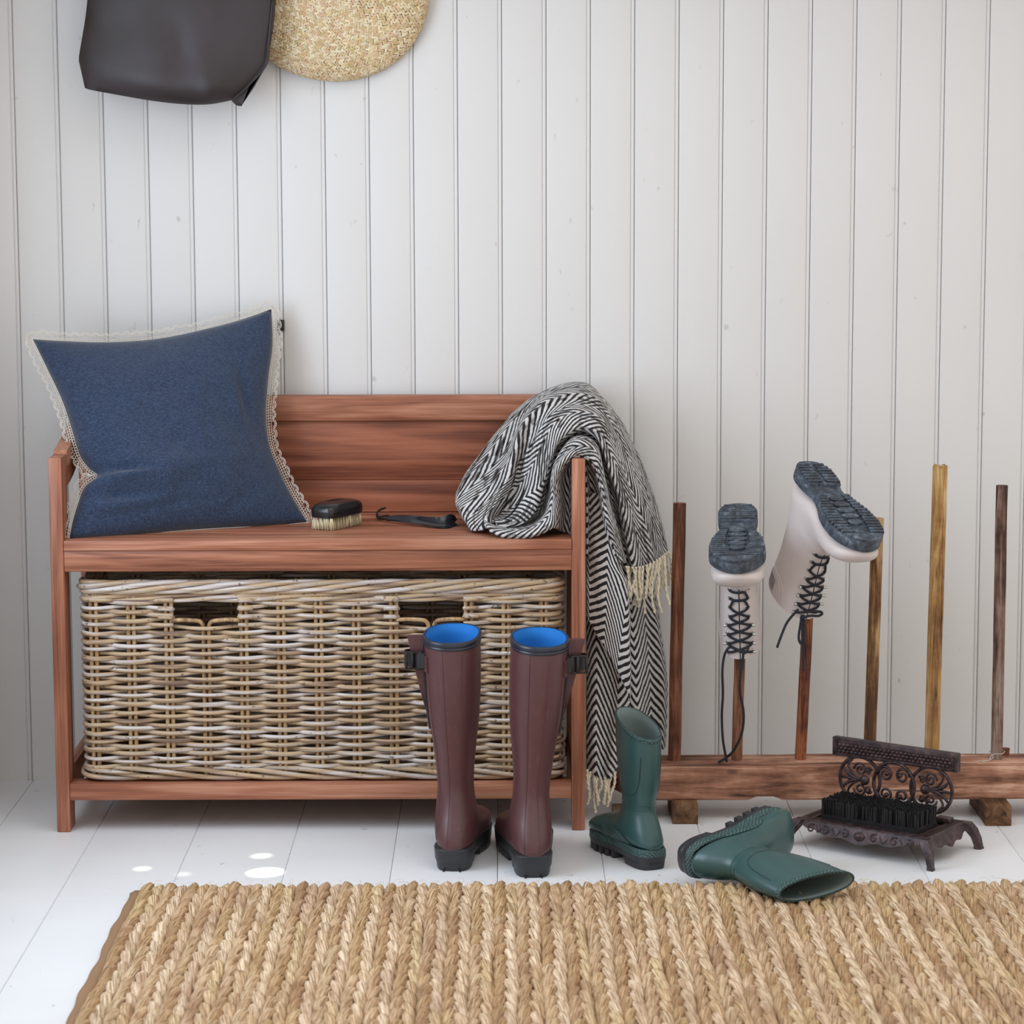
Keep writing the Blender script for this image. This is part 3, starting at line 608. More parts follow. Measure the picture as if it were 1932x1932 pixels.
tB = [[PY(1506, 1150, f2), PY(1498, 1158, f2-.004), PY(1484, 1176, f2), PY(1473, 1202, f2), PY(1466, 1222, f2)],
      [PY(1508, 1156, f2-.004), PY(1530, 1154, f2-.012), PY(1547, 1154, f2-.012), PY(1551, 1158, f2-.010), PY(1544, 1162, f2-.012), PY(1528, 1162, f2-.012), PY(1512, 1166, f2-.008)],
      [PY(1513, 1160, f2-.006), PY(1510, 1180, f2-.004), PY(1507, 1203, f2), PY(1511, 1214, f2), PY(1515, 1206, f2), PY(1514, 1190, f2-.004), PY(1511, 1164, f2-.006)],
      [PY(1516, 1160, f2-.006), PY(1517, 1190, f2-.003), PY(1516, 1225, f2), PY(1516, 1266, f2)]]
lace_boot('pale pinkish-grey lace-up boot upside down, tilted sideways, its laces tied in a bow', ((.9239, .317, -.2143), (.377, -.85, .3678), (-.0655, -.4206, -.9049)), (.5842, -.279, .6051), tB, 'pair of pale lace-up boots')
# ------------------------------------------------------------------ cast-iron boot brush and scraper
def m_iron():
    t = NT('brown_cast_iron'); n = t.noise(t.co(), 90, 5, .6); c = t.ramp(n, [(.38, srgb(40, 29, 31)), (.55, srgb(66, 48, 49)), (.72, srgb(92, 72, 72))]); t.p(Base_Color=c, Roughness=.42, Metallic=.25); t.bump(t.noise(t.co(), 500, 3), .35, .001); return t.m
MIR = m_iron()
fl_, fr_, br_ = Vector((.5449, -.4917, 0)), Vector((.7544, -.6476, 0)), Vector((.8301, -.4956, 0))
ang = math.atan2(fr_.y-fl_.y, fr_.x-fl_.x)
bls = (br_+fl_)/2; scr = thing('boot_brush_scraper', (bls.x, bls.y, 0), 'dark cast-iron boot scraper with black bristle block and scrolled openwork plate', 'boot scraper'); scr.rotation_euler = (0, 0, ang)
HX, HY, ZT = .116, .070, .046                     # half size of the top frame and its height
def o_(m, n, mat=MIR, par=scr, sharp=35, **k): return m.obj(n, mat, par, world=False, sharp=sharp, **k)
m = MB(); rect = lambda x, y, z: [(-x, -y, z), (x, -y, z), (x, y, z), (-x, y, z)]
m.rings([rect(HX, HY, ZT-.006), rect(HX, HY, ZT-.001), rect(HX-.001, HY-.001, ZT), rect(HX-.020, HY-.018, ZT), rect(HX-.022, HY-.020, ZT-.003), rect(HX-.022, HY-.020, ZT-.006)], True, False, False); fr = o_(m, 'frame')
MB().box((-HX+.02, -HY+.018, ZT-.007), (HX-.02, HY-.018, ZT-.004)).obj('tray', MIR, scr, world=False, smooth=False)
m = MB()
for r_ in (0, 1):
    for x in np.arange(-HX+.006+r_*.002, HX-.005, .0042): m.box((x, -HY+.006+r_*.005, ZT-.0006), (x+.0026, -HY+.009+r_*.005, ZT+.0007)); m.box((x, HY-.009-r_*.005, ZT-.0006), (x+.0026, HY-.006-r_*.005, ZT+.0007))
    for y in np.arange(-HY+.016, HY-.016, .0042): m.box((-HX+.006+r_*.005, y, ZT-.0006), (-HX+.009+r_*.005, y+.0026, ZT+.0007)); m.box((HX-.009-r_*.005, y, ZT-.0006), (HX-.006-r_*.005, y+.0026, ZT+.0007))
o = o_(m, 'beaded_border', par=fr); tag(o, kind='stuff')
def skirt(half, axis, sgn, nm):                   # wavy apron that leans outwards
    n = 60; R_ = []
    for i in range(n+1):
        q = -1+2*i/n; a = q*half; d = .0160+.0050*math.cos(q*PI*1.0)+.0022*math.cos(q*PI*4)+(-.012*max(0, abs(q)-.84)/.16); d = max(.004, d)
        fl2 = .012*(d/.025); v = []
        for (off, z) in ((0, ZT-.001), (fl2, ZT-.003-d), (fl2-.003, ZT-.003-d), (-.004, ZT-.005)):
            v.append((a, sgn*(HY-.0005+off), z) if axis == 'x' else (sgn*(HX-.0005+off), a, z))
        R_.append(v)
    m = MB(); m.rings(R_, True, True, True); return o_(m, nm)
sk = skirt(HX, 'x', -1, 'scalloped_skirt'); skirt(HX, 'x', 1, 'scalloped_skirt'); skirt(HY, 'y', 1, 'scalloped_skirt'); skirt(HY, 'y', -1, 'scalloped_skirt')
for sx_, sy_ in ((-1, -1), (1, -1), (1, 1), (-1, 1)):
    m = MB(); R_ = []
    for t_, w in ((0, .018), (.25, .017), (.6, .0125), (.9, .0105), (1, .012)):
        z = ZT-.001-t_*(ZT-.001); ox = HX-.004+.020*t_+.004*math.sin(t_*PI); oy = HY-.004+.016*t_+.004*math.sin(t_*PI)
        R_.append([(sx_*(ox+a*w*.7), sy_*(oy+b*w*.7), z) for a, b in ((-1, -.2), (-.2, -1), (.7, -.5), (.8, .8), (-.5, .7))])
    if sx_*sy_ < 0: R_ = [r_[::-1] for r_ in R_]
    m.rings(R_, True, True, True); o_(m, 'foot')
def spiral(cx, cz, r0, r1, a0, turns, hand, n=26):
    return [(cx+(r0+(r1-r0)*q)*math.cos(a0+hand*2*PI*turns*q), cz+(r0+(r1-r0)*q)*math.sin(a0+hand*2*PI*turns*q)) for q in np.linspace(0, 1, n)]
# raised scrolls and centre boss on the front skirt
def yfront(z): return -(HY-.0005+.012*((ZT-.003-z)/.025))-.0008
m = MB()
for cx, hd in ((-.026, 1), (.026, -1), (.062, -1), (-.062, 1), (-.088, -1), (.090, 1)):
    P_ = spiral(cx, ZT-.0125, .0012, .0068, 0 if hd > 0 else PI, 1.35, hd); m.tube([(x, yfront(z), z) for x, z in P_], [.0011+.0006*i/26 for i in range(26)], 6)
for a, b in ((-.05, -.036), (.036, .05), (.072, .086), (-.08, -.070)): m.tube(catmull([(a, yfront(ZT-.008), ZT-.008), ((a+b)/2, yfront(ZT-.017), ZT-.017), (b, yfront(ZT-.010), ZT-.010)], 5), .0013, 6)
o_(m, 'relief_scrolls', par=sk)
m = MB(); m.rings([[(.0105*math.sin(p_)*math.cos(q), yfront(ZT-.014)-.006*math.cos(p_)+.001, ZT-.014+.0075*math.sin(p_)*math.sin(q)) for q in np.linspace(0, 2*PI, 17)[:-1]] for p_ in np.linspace(.05, PI/2, 6)], True, True, False); o_(m, 'centre_boss', par=sk)
# bristle block
bw, bd, bh = .0865, .034, .031; by = -.012
MBRI = m_plain('black_bristle', srgb(23, 23, 25), .5, .3)
MB().box((-bw, by-bd, ZT-.004), (bw, by+bd, ZT+.006)).obj('bristle_base', MBRI, scr, world=False, smooth=False)
m = MB(); r2 = random.Random(3)
for i in range(84):
    for j in range(30):
        x = -bw+2*bw*(i+.5)/84+r2.uniform(-.0008, .0008); y = by-bd+2*bd*(j+.5)/30+r2.uniform(-.0008, .0008); h = bh+r2.uniform(-.003, .001); lx, ly = r2.uniform(-.0016, .0016), r2.uniform(-.0016, .0016); r_ = .00115; k = r2.uniform(0, 6)
        b = [(x+r_*math.cos(k+q*2.094), y+r_*math.sin(k+q*2.094), ZT+.003) for q in range(3)]; t_ = [(p_[0]+lx, p_[1]+ly, ZT+h) for p_ in b]; m.add(b+t_, [(0, 1, 4, 3), (1, 2, 5, 4), (2, 0, 3, 5), (3, 4, 5)])
tag(m.obj('bristles', MBRI, scr, world=False, smooth=False), kind='stuff')
# openwork plate: three rings of scrolls below the scraper bar
yp = .042; R0 = .0372; cz = ZT+.012+R0; cxs = (-.0655, 0, .0655); lean = 0.0
def bar(P_, r_, nm, par=None, dy=0): 
    m = MB(); m.tube([(x, yp+dy, z) for x, z in P_], r_, 8, flat=1.0); return o_(m, nm, par=par or scr, sharp=None)
for i, cx in enumerate(cxs):
    m = MB(); m.tube([(cx+R0*math.cos(a), yp+(-.004 if i == 1 else .001), cz+R0*math.sin(a)) for a in np.linspace(0, 2*PI, 49)[:-1]], .0031, 8, loop=True); rg = o_(m, 'ring', sharp=None)
    if i == 1:
        for sx_ in (-1, 1):
            for sz in (-1, 1):
                P_ = [(sx_*abs(a), b) for a, b in [(.001, .001), (.003, .010)]]
                S_ = spiral(0, 0, .0035, .0135, PI*.9, 1.45, -1, 30); S_ = [(cx+sx_*(.0155+a), cz+sz*(.0165+b)) for a, b in S_]
                bar(S_, [.0028-.0009*(1-q) for q in np.linspace(0, 1, 30)], 'scroll', rg, -.004)
                m = MB(); c = S_[0]; m.rings([[(c[0]+.0042*math.sin(p_)*math.cos(q), yp-.006-.004*math.cos(p_), c[1]+.0042*math.sin(p_)*math.sin(q)) for q in np.linspace(0, 2*PI, 11)[:-1]] for p_ in np.linspace(.05, PI*.9, 6)], True, True, True); o_(m, 'scroll_boss', par=rg, sharp=None)
    else:
        sd = -1 if i == 0 else 1                    # fan points outwards
        for sz in (-1, 1):
            S1 = spiral(0, 0, .003, .0115, PI*.2, 1.4, 1, 28); S1 = [(cx+sd*(-.001-a), cz+sz*(.0165+b)) for a, b in S1]; bar(S1, .0021, 'scroll', rg)
            S2 = spiral(0, 0, .002, .0065, PI*.5, 1.2, -1, 20); S2 = [(cx+sd*(-.0165-a), cz+sz*(.0155+b)) for a, b in S2]; bar(S2, .0019, 'scroll', rg)
            bar(catmull([(cx-sd*.004, cz), (cx+sd*.010, cz+sz*.007), (cx+sd*.019, cz+sz*.016), (cx+sd*.021, cz+sz*.024), (cx+sd*.014, cz+sz*.031)], 6), .0021, 'stem', rg)
            bar(catmull([(cx-sd*.002, cz), (cx+sd*.012, cz+sz*.003), (cx+sd*.025, cz+sz*.010), (cx+sd*.030, cz+sz*.017)], 6), [.0016+.0016*math.sin(PI*q) for q in np.linspace(0, 1, 19)], 'leaf', rg)
            for cc in (S1[0], S2[0]):
                m = MB(); m.rings([[(cc[0]+.0034*math.sin(p_)*math.cos(q), yp-.0015-.0035*math.cos(p_), cc[1]+.0034*math.sin(p_)*math.sin(q)) for q in np.linspace(0, 2*PI, 11)[:-1]] for p_ in np.linspace(.05, PI*.9, 6)], True, True, True); o_(m, 'scroll_boss', par=rg, sharp=None)
        bar([(cx-sd*.004, cz), (cx+sd*.02, cz), (cx+sd*.036, cz)], [.0018, .003, .0018], 'leaf', rg)
        m = MB(); m.rings([[(cx-sd*.010+.0088*math.sin(p_)*math.cos(q), yp-.001-.007*math.cos(p_), cz+.0088*math.sin(p_)*math.sin(q)) for q in np.linspace(0, 2*PI, 17)[:-1]] for p_ in np.linspace(.05, PI*.9, 8)], True, True, True); o_(m, 'round_boss', par=rg, sharp=None)
z0 = cz+R0-.002; bl = .1145
m = MB(); m.box((-bl, yp-.006, z0), (bl, yp+.006, z0+.0315), .0018); bo = o_(m, 'scraper_bar')
m = MB(); m.box((-bl+.006, yp-.0072, z0+.003), (bl-.006, yp-.005, z0+.0062), .0006); m.box((-bl+.006, yp-.0072, z0+.0225), (bl-.006, yp-.005, z0+.0255), .0006); m.box((-bl+.006, yp-.0072, z0+.003), (-bl+.009, yp-.005, z0+.0255), .0006); m.box((bl-.009, yp-.0072, z0+.003), (bl-.006, yp-.005, z0+.0255), .0006); o_(m, 'bar_border', par=bo)
m = MB(); r2 = random.Random(5)
for i in range(27):
    for j in range(3):
        x = -bl+.012+(2*bl-.024)*(i+.5*(j % 2)+.25)/27; z = z0+.0090+j*.0053; a = .0042*r2.uniform(.85, 1.1)
        m.rings([[(x+a*s_*math.cos(q), yp-.0058-d, z+a*.85*s_*math.sin(q)) for q in np.linspace(0, 2*PI, 9)[:-1]] for s_, d in ((1, 0), (.75, .0022), (.3, .0030))], True, False, True)
tag(o_(m, 'pebble_relief', par=bo, sharp=None), kind='stuff')
for a, b in (((-.095, yp-.004, ZT-.002), (-.075, yp+.012, ZT+.010)), ((.075, yp-.004, ZT-.002), (.100, yp+.014, ZT+.007)), ((-.012, yp-.004, ZT-.002), (.012, yp+.004, ZT+.014)), ((-.07, yp-.003, ZT-.002), (-.058, yp+.003, ZT+.016)), ((.058, yp-.003, ZT-.002), (.07, yp+.003, ZT+.016))):
    m = MB(); m.box(a, b, .001); o_(m, 'plate_mount')
# ------------------------------------------------------------------ braided jute rug
def m_jute():
    t = NT('jute_braid'); uvn = t.n('TexCoord'); tint = t.n('Attribute', attribute_name='Tint', attribute_type='GEOMETRY')
    mp = t.n('VectorMath', {0: uvn.outputs['UV'], 1: (2.6, 30, 1)}, operation='MULTIPLY'); oi = t.n('ObjectInfo'); ad = t.n('VectorMath', {0: mp.outputs[0]}, operation='ADD'); cv = t.n('CombineXYZ', {0: t.math('MULTIPLY', oi.outputs['Random'], 37), 1: 0.0, 2: t.math('MULTIPLY', oi.outputs['Random'], 11)}); t.set(ad.inputs[1], cv.outputs[0])
    fib = t.noise(ad.outputs[0], 1, 3, .6); big = t.noise(t.co((9, 5, 9), rnd=4), 1, 3, .6)
    c = t.ramp(fib, [(.30, srgb(112, 82, 56)), (.44, srgb(182, 152, 116)), (.60, srgb(228, 208, 178))])
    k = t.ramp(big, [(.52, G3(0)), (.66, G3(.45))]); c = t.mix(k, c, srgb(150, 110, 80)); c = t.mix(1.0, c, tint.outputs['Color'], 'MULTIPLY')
    t.p(Base_Color=c, Roughness=.62); t.set(t.b.inputs['Specular IOR Level'], .3); t.bump(fib, .9, .0022); return t.m
MJ = m_jute()
RY0, RY1 = -.772, -1.78; BW = .0332; RXL = -.470
rug = thing('braided_rug', ((RXL+1.0)/2, -1.2, 0), 'natural jute rug of thick braided rows lying on the white floor', 'rug')
MB().box((RXL-.006, RY1, 0), (1.17, RY0-.012, .005)).obj('backing', m_plain('rug_backing', srgb(110, 78, 50), .95), rug, smooth=False)
def braid_mesh(seed):
    r = random.Random(seed); m = MB(); p = .047; n = int((RY0-RY1)/p)
    tones = [(1, 1, 1), (1.04, 1.02, 1.0), (.93, .88, .82), (.86, .78, .68), (1.06, 1.06, 1.08), (.98, .93, .93), (.95, .92, .80)]
    for sd in (-1, 1):
        run = 0; tn = (1, 1, 1)
        for i in range(-1, n):
            if run <= 0: tn = r.choice(tones); run = r.randint(2, 6)
            run -= 1; y = -i*p-r.uniform(0, .004)-(.5*p if sd > 0 else 0)-.012
            wob = .0016*math.sin(i*.9+seed); sc = r.uniform(.92, 1.08); R_ = []; uv = []; NSg = 11; K = 9
            lx = BW*.46; L = p*2.1; tw = r.uniform(0, 6)
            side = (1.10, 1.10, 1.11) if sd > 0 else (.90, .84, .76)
            for k in range(NSg):
                q = k/(NSg-1); s_ = math.sin(PI*(q*.92+.04))
                cx = sd*(BW*.47-lx*q)+wob; cy = y-L*.5+L*q; cz = .0055+.0098*s_*sc
                if cy > -.004: cz -= (cy+.004)*1.2; cy = -.004+(cy+.004)*.35
                ww = (.0022+.0062*s_**.7)*sc; hh = (.0018+.0064*s_)*sc; ring = []
                for a in range(K):
                    th = 2*PI*a/K; lob = 1+.13*math.cos(3*th+tw+q*2.5); ring.append((cx+ww*lob*math.cos(th), cy+.25*sd*ww*math.cos(th), max(.001, cz+hh*lob*math.sin(th)))); uv.append((q+i*1.37, a/K+sd*.5))
                R_.append(ring)
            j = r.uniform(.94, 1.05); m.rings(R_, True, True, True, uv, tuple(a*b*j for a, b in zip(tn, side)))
    return m
protos = []
NB = int((1.16-RXL)/BW)
for i in range(NB):
    if i < 9:
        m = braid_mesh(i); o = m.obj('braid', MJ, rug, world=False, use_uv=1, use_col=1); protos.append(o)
    else:
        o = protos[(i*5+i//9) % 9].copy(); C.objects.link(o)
    o.location = (RXL+BW*(i+.5)-rug.location.x, RY0+random.uniform(-.004, .006)-rug.location.y, 0)
e = MB(); R_ = []
for q in np.linspace(0, 1, 60):
    y = RY0-.004+(RY1-RY0)*q; w = .0015*math.sin(q*23)+.0012*math.sin(q*61); R_.append([(RXL-.0205+w, y, 0), (RXL-.0200+w, y, .006), (RXL-.012+w, y, .0105), (RXL+.002, y, .011), (RXL+.003, y, 0)])
e.rings(R_, True, True, True); e.obj('edge_binding', m_plain('binding_canvas', srgb(150, 116, 84), .95, .15, .6, 900), rug)
st = MB(); r = random.Random(11)
for i in range(420):
    x = r.uniform(RXL, 1.1); y = RY0-.004-(r.random()**1.6)*.62 if i % 3 else RY0+r.uniform(-.012, .004); z = .019+r.uniform(-.002, .003); a = r.uniform(0, 6.28); L = r.uniform(.006, .020)
    st.tube(catmull([(x, y, z), (x+.5*L*math.cos(a), y+.5*L*math.sin(a), z+r.uniform(.001, .006)), (x+L*math.cos(a+.6), y+L*math.sin(a+.6), z+r.uniform(-.003, .004))], 3), .00022, 3, caps=False)
tag(st.obj('stray_fibres', m_plain('fibre', srgb(220, 194, 150), .8), rug), kind='stuff')
# ------------------------------------------------------------------ cushion
def m_linen():
    t = NT('navy_linen'); a = t.n('TexWave', {'Vector': t.co(), 'Scale': 420.0, 'Distortion': 3.0, 'Detail': 2.0}, bands_direction='X'); b = t.n('TexWave', {'Vector': t.co(), 'Scale': 420.0, 'Distortion': 3.0, 'Detail': 2.0}, bands_direction='Z')
    h = t.math('ADD', a.outputs['Fac'], b.outputs['Fac']); n = t.noise(t.co((620, 620, 170)), 1, 3, .7); n2 = t.noise(t.co((170, 170, 620)), 1, 3, .7)
    f = t.math('ADD', t.math('MULTIPLY', n, .5), t.math('MULTIPLY', n2, .5)); c = t.ramp(f, [(.36, srgb(32, 42, 60)), (.5, srgb(46, 59, 82)), (.66, srgb(68, 83, 110))])
    t.p(Base_Color=c, Roughness=.9); t.set(t.b.inputs['Specular IOR Level'], .15); t.set(t.b.inputs['Sheen Weight'], .25); t.bump(t.math('ADD', t.math('MULTIPLY', h, .3), f), .5, .0008); return t.m
top_ = [(62, 640), (108, 643), (200, 646), (300, 639), (400, 618), (465, 600), (512, 583)]
right_ = [(512, 583), (514, 650), (506, 715), (502, 785), (509, 842), (530, 895), (553, 940), (580, 985)]
bot_ = [(131, 1016), (180, 1014), (250, 1010), (330, 1002), (420, 996), (520, 991), (580, 985)]
left_ = [(62, 640), (88, 693), (118, 757), (136, 812), (150, 858), (168, 884), (184, 898), (160, 918), (148, 948), (137, 985), (131, 1016)]
cush = thing('cushion', (-.49, -.16, .489), 'square navy linen cushion with cream lace trim leaning on the bench backrest', 'cushion')
def cY(py): return np.interp(py, [575, 745, 1020], [-.040, -.118, -.235])
NG = 56
T_, B2, L_, R2 = [resample(catmull(q, 8), NG+1) for q in (top_, bot_, left_, right_)]
front = []; back = []; mid = np.zeros((NG+1, NG+1, 3))
for j in range(NG+1):
    for i in range(NG+1):
        s_, t_ = i/NG, j/NG
        p2 = (1-t_)*T_[i]+t_*B2[i]+(1-s_)*L_[j]+s_*R2[j]-((1-s_)*(1-t_)*T_[0]+s_*(1-t_)*T_[-1]+(1-s_)*t_*B2[0]+s_*t_*B2[-1])
        mid[j, i] = PY(p2[0], p2[1], (1-t_)*((1-s_)*-.185+s_*-.050)+t_*((1-s_)*-.352+s_*-.172))
nrm = np.cross(mid[-1, 0]-mid[0, -1], mid[-1, -1]-mid[0, 0]); nrm = nrm/np.linalg.norm(nrm); nrm = -nrm if nrm[1] > 0 else nrm
def bulge(s_, t_):
    d = max(0, 4*s_*(1-s_))*max(0, 4*t_*(1-t_)); return d**.55
v = np.zeros((2, NG+1, NG+1, 3))
for j in range(NG+1):
    for i in range(NG+1):
        s_, t_ = i/NG, j/NG; h = .066*bulge(s_, t_); e = min(1, 6*min(s_, 1-s_, t_, 1-t_))
        w = 0
        # creases running in from the pinched left side, the bottom corners and a centre fold line
        w += -.010*math.exp(-(((t_-.665)-.10*(s_-.05))/.022)**2)*math.exp(-(s_/.20)**2)
        w += -.0055*math.exp(-((t_-.80-.03*math.sin(s_*6))/.018)**2)*math.exp(-((s_-.17)/.14)**2)
        w += .006*math.exp(-((t_-.735)/.035)**2)*math.exp(-((s_-.14)/.13)**2)+.006*math.exp(-((t_-.88)/.03)**2)*math.exp(-((s_-.2)/.15)**2)
        w += -.0045*math.exp(-((t_-.93+.1*s_)/.014)**2)*math.exp(-((s_-.3)/.22)**2)
        w += -.0035*math.exp(-(((s_-.86)-.25*(t_-.4))/.03)**2)*math.exp(-((t_-.42)/.12)**2)+.003*math.exp(-(((s_-.80)-.25*(t_-.36))/.03)**2)*math.exp(-((t_-.40)/.12)**2)
        w += .0012*math.exp(-((s_-.60-.02*math.sin(t_*5))/.006)**2)*math.exp(-((t_-.55)/.3)**2)
        w += -.003*math.exp(-(((t_-.90)+.55*(s_-.72))/.02)**2)*math.exp(-((s_-.68)/.12)**2)
        w += .0034*mnoise.noise((s_*4, t_*4, 3.1))*e+.0010*mnoise.noise((s_*14, t_*14, 1.7))*e
        v[0, j, i] = mid[j, i]+nrm*(h+2.0*w*e); v[1, j, i] = mid[j, i]-nrm*(h*.55)
m = MB(); n1 = NG+1; f = []
for k in (0, 1):
    for j in range(NG):
        for i in range(NG):
            a = k*n1*n1+j*n1+i; q = (a, a+n1, a+n1+1, a+1); f.append(q if k == 0 else q[::-1])
vv = v.reshape(-1, 3).copy()
m.add(vv, f); MLIN = m_linen(); cb = m.obj('cover', MLIN, cush)
bmw = bmesh.new(); bmw.from_mesh(cb.data); bmesh.ops.remove_doubles(bmw, verts=bmw.verts[:], dist=1e-5); bmw.to_mesh(cb.data); bmw.free(); cb.data.polygons.foreach_set('use_smooth', [True]*len(cb.data.polygons))
# crocheted lace: ladder holes along the seam, then rows of small loops ending in scallops
MLC = m_plain('lace_thread', srgb(216, 208, 196), .9, .1)
edge = list(mid[0, :])+list(mid[1:, -1])+list(mid[-1, -2::-1])+list(mid[-2:0:-1, 0]); EC = resample(edge, 640, True)
cen = mid.reshape(-1, 3).mean(0); E2 = np.roll(EC, -2, 0)-np.roll(EC, 2, 0); tn_ = E2/(np.linalg.norm(E2, axis=1)[:, None]+1e-9); on = np.cross(nrm, tn_); on /= np.linalg.norm(on, axis=1)[:, None]
if ((EC-cen)*on).sum() < 0: on = -on
def fold(i):      # how far the lace stands up at this place (it lies flat under the cushion)
    q = i/640; return 1.0 if q < .5 else (.42 if q < .74 else 1.0)
lm = MB()
def smooth(A, k=5):
    out = A.copy()
    for _ in range(k): out = (np.roll(out, 1, 0)+out*2+np.roll(out, -1, 0))/4
    return out
on = smooth(on, 8)
def at(i, d, lift=0):
    i0 = int(i) % 640; f = i-int(i); i1 = (i0+1) % 640; w = .0018*math.sin(i*.21)+.0014*math.sin(i*.083+2)
    return Vector(EC[i0]*(1-f)+EC[i1]*f+(on[i0]*(1-f)+on[i1]*f)*d*fold(i0)+nrm*(w*d/.012+lift))
for d in (.0006, .0040): lm.tube([at(i, d) for i in range(0, 640)], .00055, 4, loop=True)
for i in np.arange(0, 640, 1.9): lm.tube([at(i, .0004), at(i, .0042)], .00060, 4, caps=False)
for row, (d, r_, st_) in enumerate(((.0066, .0023, 2.0), (.0098, .0024, 2.1))):
    for i in np.arange(row*.7, 640, st_):
        if row and math.sin(i*.30) < -.75: continue
        lm.tube([at(i+r_*480*math.cos(a), d+r_*math.sin(a)) for a in np.linspace(0, 2*PI, 8)[:-1]], .00046, 3, loop=True)
for i in np.arange(0, 640, 7.0):
    for rr, kk in ((1.0, 9), (.62, 7)):
        lm.tube([at(i+3.3*rr*math.cos(a), .0112+.0062*rr*math.sin(a)) for a in np.linspace(0, PI, kk)], .0006, 4, caps=False)
    for a in np.linspace(.35, PI-.35, 5): c0 = at(i+3.3*math.cos(a), .0112+.0062*math.sin(a)); lm.tube([at(i+1.6*math.cos(a), .0112+.003*math.sin(a)), c0], .00042, 3, caps=False)
tag(lm.obj('lace_trim', MLC, cush), kind='stuff')
# ------------------------------------------------------------------ shoe brush, shoehorn, wall tab
zs = .4881
A_, B_, C_ = PZ(583, 1000, zs), PZ(627, 1003, zs), PZ(689, 989, zs)
ux = (C_-B_); ux.z = 0; Lb = .150; u_ = Vector((ux.x, ux.y, 0)).normalized(); v_ = Vector((-u_.y, u_.x, 0)); wv = .042
u_ = Vector((.50, .866, 0)).normalized(); v_ = Vector((-u_.y, u_.x, 0)); Lb = min(.150, abs((C_.x-B_.x)/u_.x)); wv = (B_.x-A_.x)/abs(v_.x)*1.0
brush = thing('shoe_brush', (B_.x, B_.y, zs), 'black-handled shoe brush with cream bristles standing on the bench seat', 'brush'); brush.rotation_euler = (0, 0, math.atan2(u_.y, u_.x))
MH = m_plain('black_lacquer', srgb(26, 26, 29), .22, .1)
m = MB(); R_ = []
for z, d, top in ((.0205, .0015, 0), (.0215, -.0008, 0), (.030, -.0018, 0), (.036, -.0012, 0), (.0395, .0015, 1), (.0415, .006, 1), (.0425, .013, 1)):
    P_ = [];
    for k in range(48):
        a = 2*PI*k/48; c, s_ = math.cos(a), math.sin(a); n = 5.0; ex = math.copysign(abs(c)**(2/n), c); ey = math.copysign(abs(s_)**(2/n), s_)
        x = Lb/2+(Lb/2-d)*ex; y = wv/2+(wv/2-d)*ey; zz = z+(.004*(1-((x-Lb/2)/(Lb/2))**2) if top else .0)
        P_.append((x, y, zz))
    R_.append(P_)
m.rings(R_, True, True, True); m.obj('handle', MH, brush, world=False, sharp=40)
MCB = m_plain('cream_bristle', srgb(226, 214, 178), .7, .15)
proto = None; r = random.Random(2); nx, ny = 11, 6
def tuft_mesh():
    m = MB(); q = random.Random(4)
    for k in range(16):
        a = q.uniform(0, 6.28); rr = .0022*math.sqrt(q.random()); x, y = rr*math.cos(a), rr*math.sin(a); fl = 2.1; m.tube([(x, y, .0208), (x*fl*.8, y*fl*.8, .010), (x*fl, y*fl, q.uniform(.0, .0014))], [.00055, .0005, .00042], 4)
    return m
for i in range(nx):
    for j in range(ny):
        if proto is None: o = proto = tuft_mesh().obj('bristle_tuft', MCB, brush, world=False)
        else: o = proto.copy(); C.objects.link(o)
        o.location = (.007+(Lb-.014)*i/(nx-1), .0055+(wv-.011)*j/(ny-1), 0); ox = (i/(nx-1)-.5)*.5; oy = (j/(ny-1)-.5)*.55; o.rotation_euler = (-oy*.55, ox*.55, r.uniform(0, 6))
        o.location.x -= 0; o.location.z = .0004

hp = [(732, 972), (755, 973), (780, 977), (805, 983), (830, 987), (853, 988)]
horn = thing('shoehorn', tuple(PZ(790, 990, zs)), 'glossy black shoehorn with a cord loop lying on the bench seat', 'shoehorn')
MHN = m_plain('black_horn', srgb(27, 29, 36), .16, .15)
sp = [PZ(728, 978, zs+.007), PZ(752, 978, zs+.009), PZ(780, 981, zs+.0095), PZ(805, 986, zs+.007), PZ(830, 990, zs+.005), PZ(848, 990, zs+.004), PZ(857, 987, zs+.004)]
spc = [Vector(q) for q in catmull(sp, 6)]; n = len(spc); R_ = []
for i, c in enumerate(spc):
    q = i/(n-1); w = np.interp(q, [0, .06, .25, .5, .75, .9, .97, 1], [.0035, .0062, .0078, .0105, .0155, .0160, .0115, .003]); dep = np.interp(q, [0, .3, .6, 1], [.0, .001, .005, .0075])
    t_ = (spc[min(i+1, n-1)]-spc[max(i-1, 0)]).normalized(); sdv = Vector((-t_.y, t_.x, 0)).normalized(); up_ = Vector((0, -.55, .83)); sdv = (Vector((0, .83, .55))-t_*Vector((0, .83, .55)).dot(t_)).normalized(); nn = t_.cross(sdv)*-1
    if nn.z < 0: nn = -nn
    th = .0022; ring = []
    for a in np.linspace(-1, 1, 9): ring.append(c+sdv*w*a+nn*(dep*a*a+th*.5*(1-a**4)))
    for a in np.linspace(1, -1, 9): ring.append(c+sdv*w*a*.99+nn*(dep*a*a-th*.5-.0001))
    R_.append(ring)
m = MB(); m.rings(R_, True, True, True); m.obj('blade', MHN, horn, sharp=60)
MLT = m_plain('leather_cord', srgb(30, 27, 27), .7)
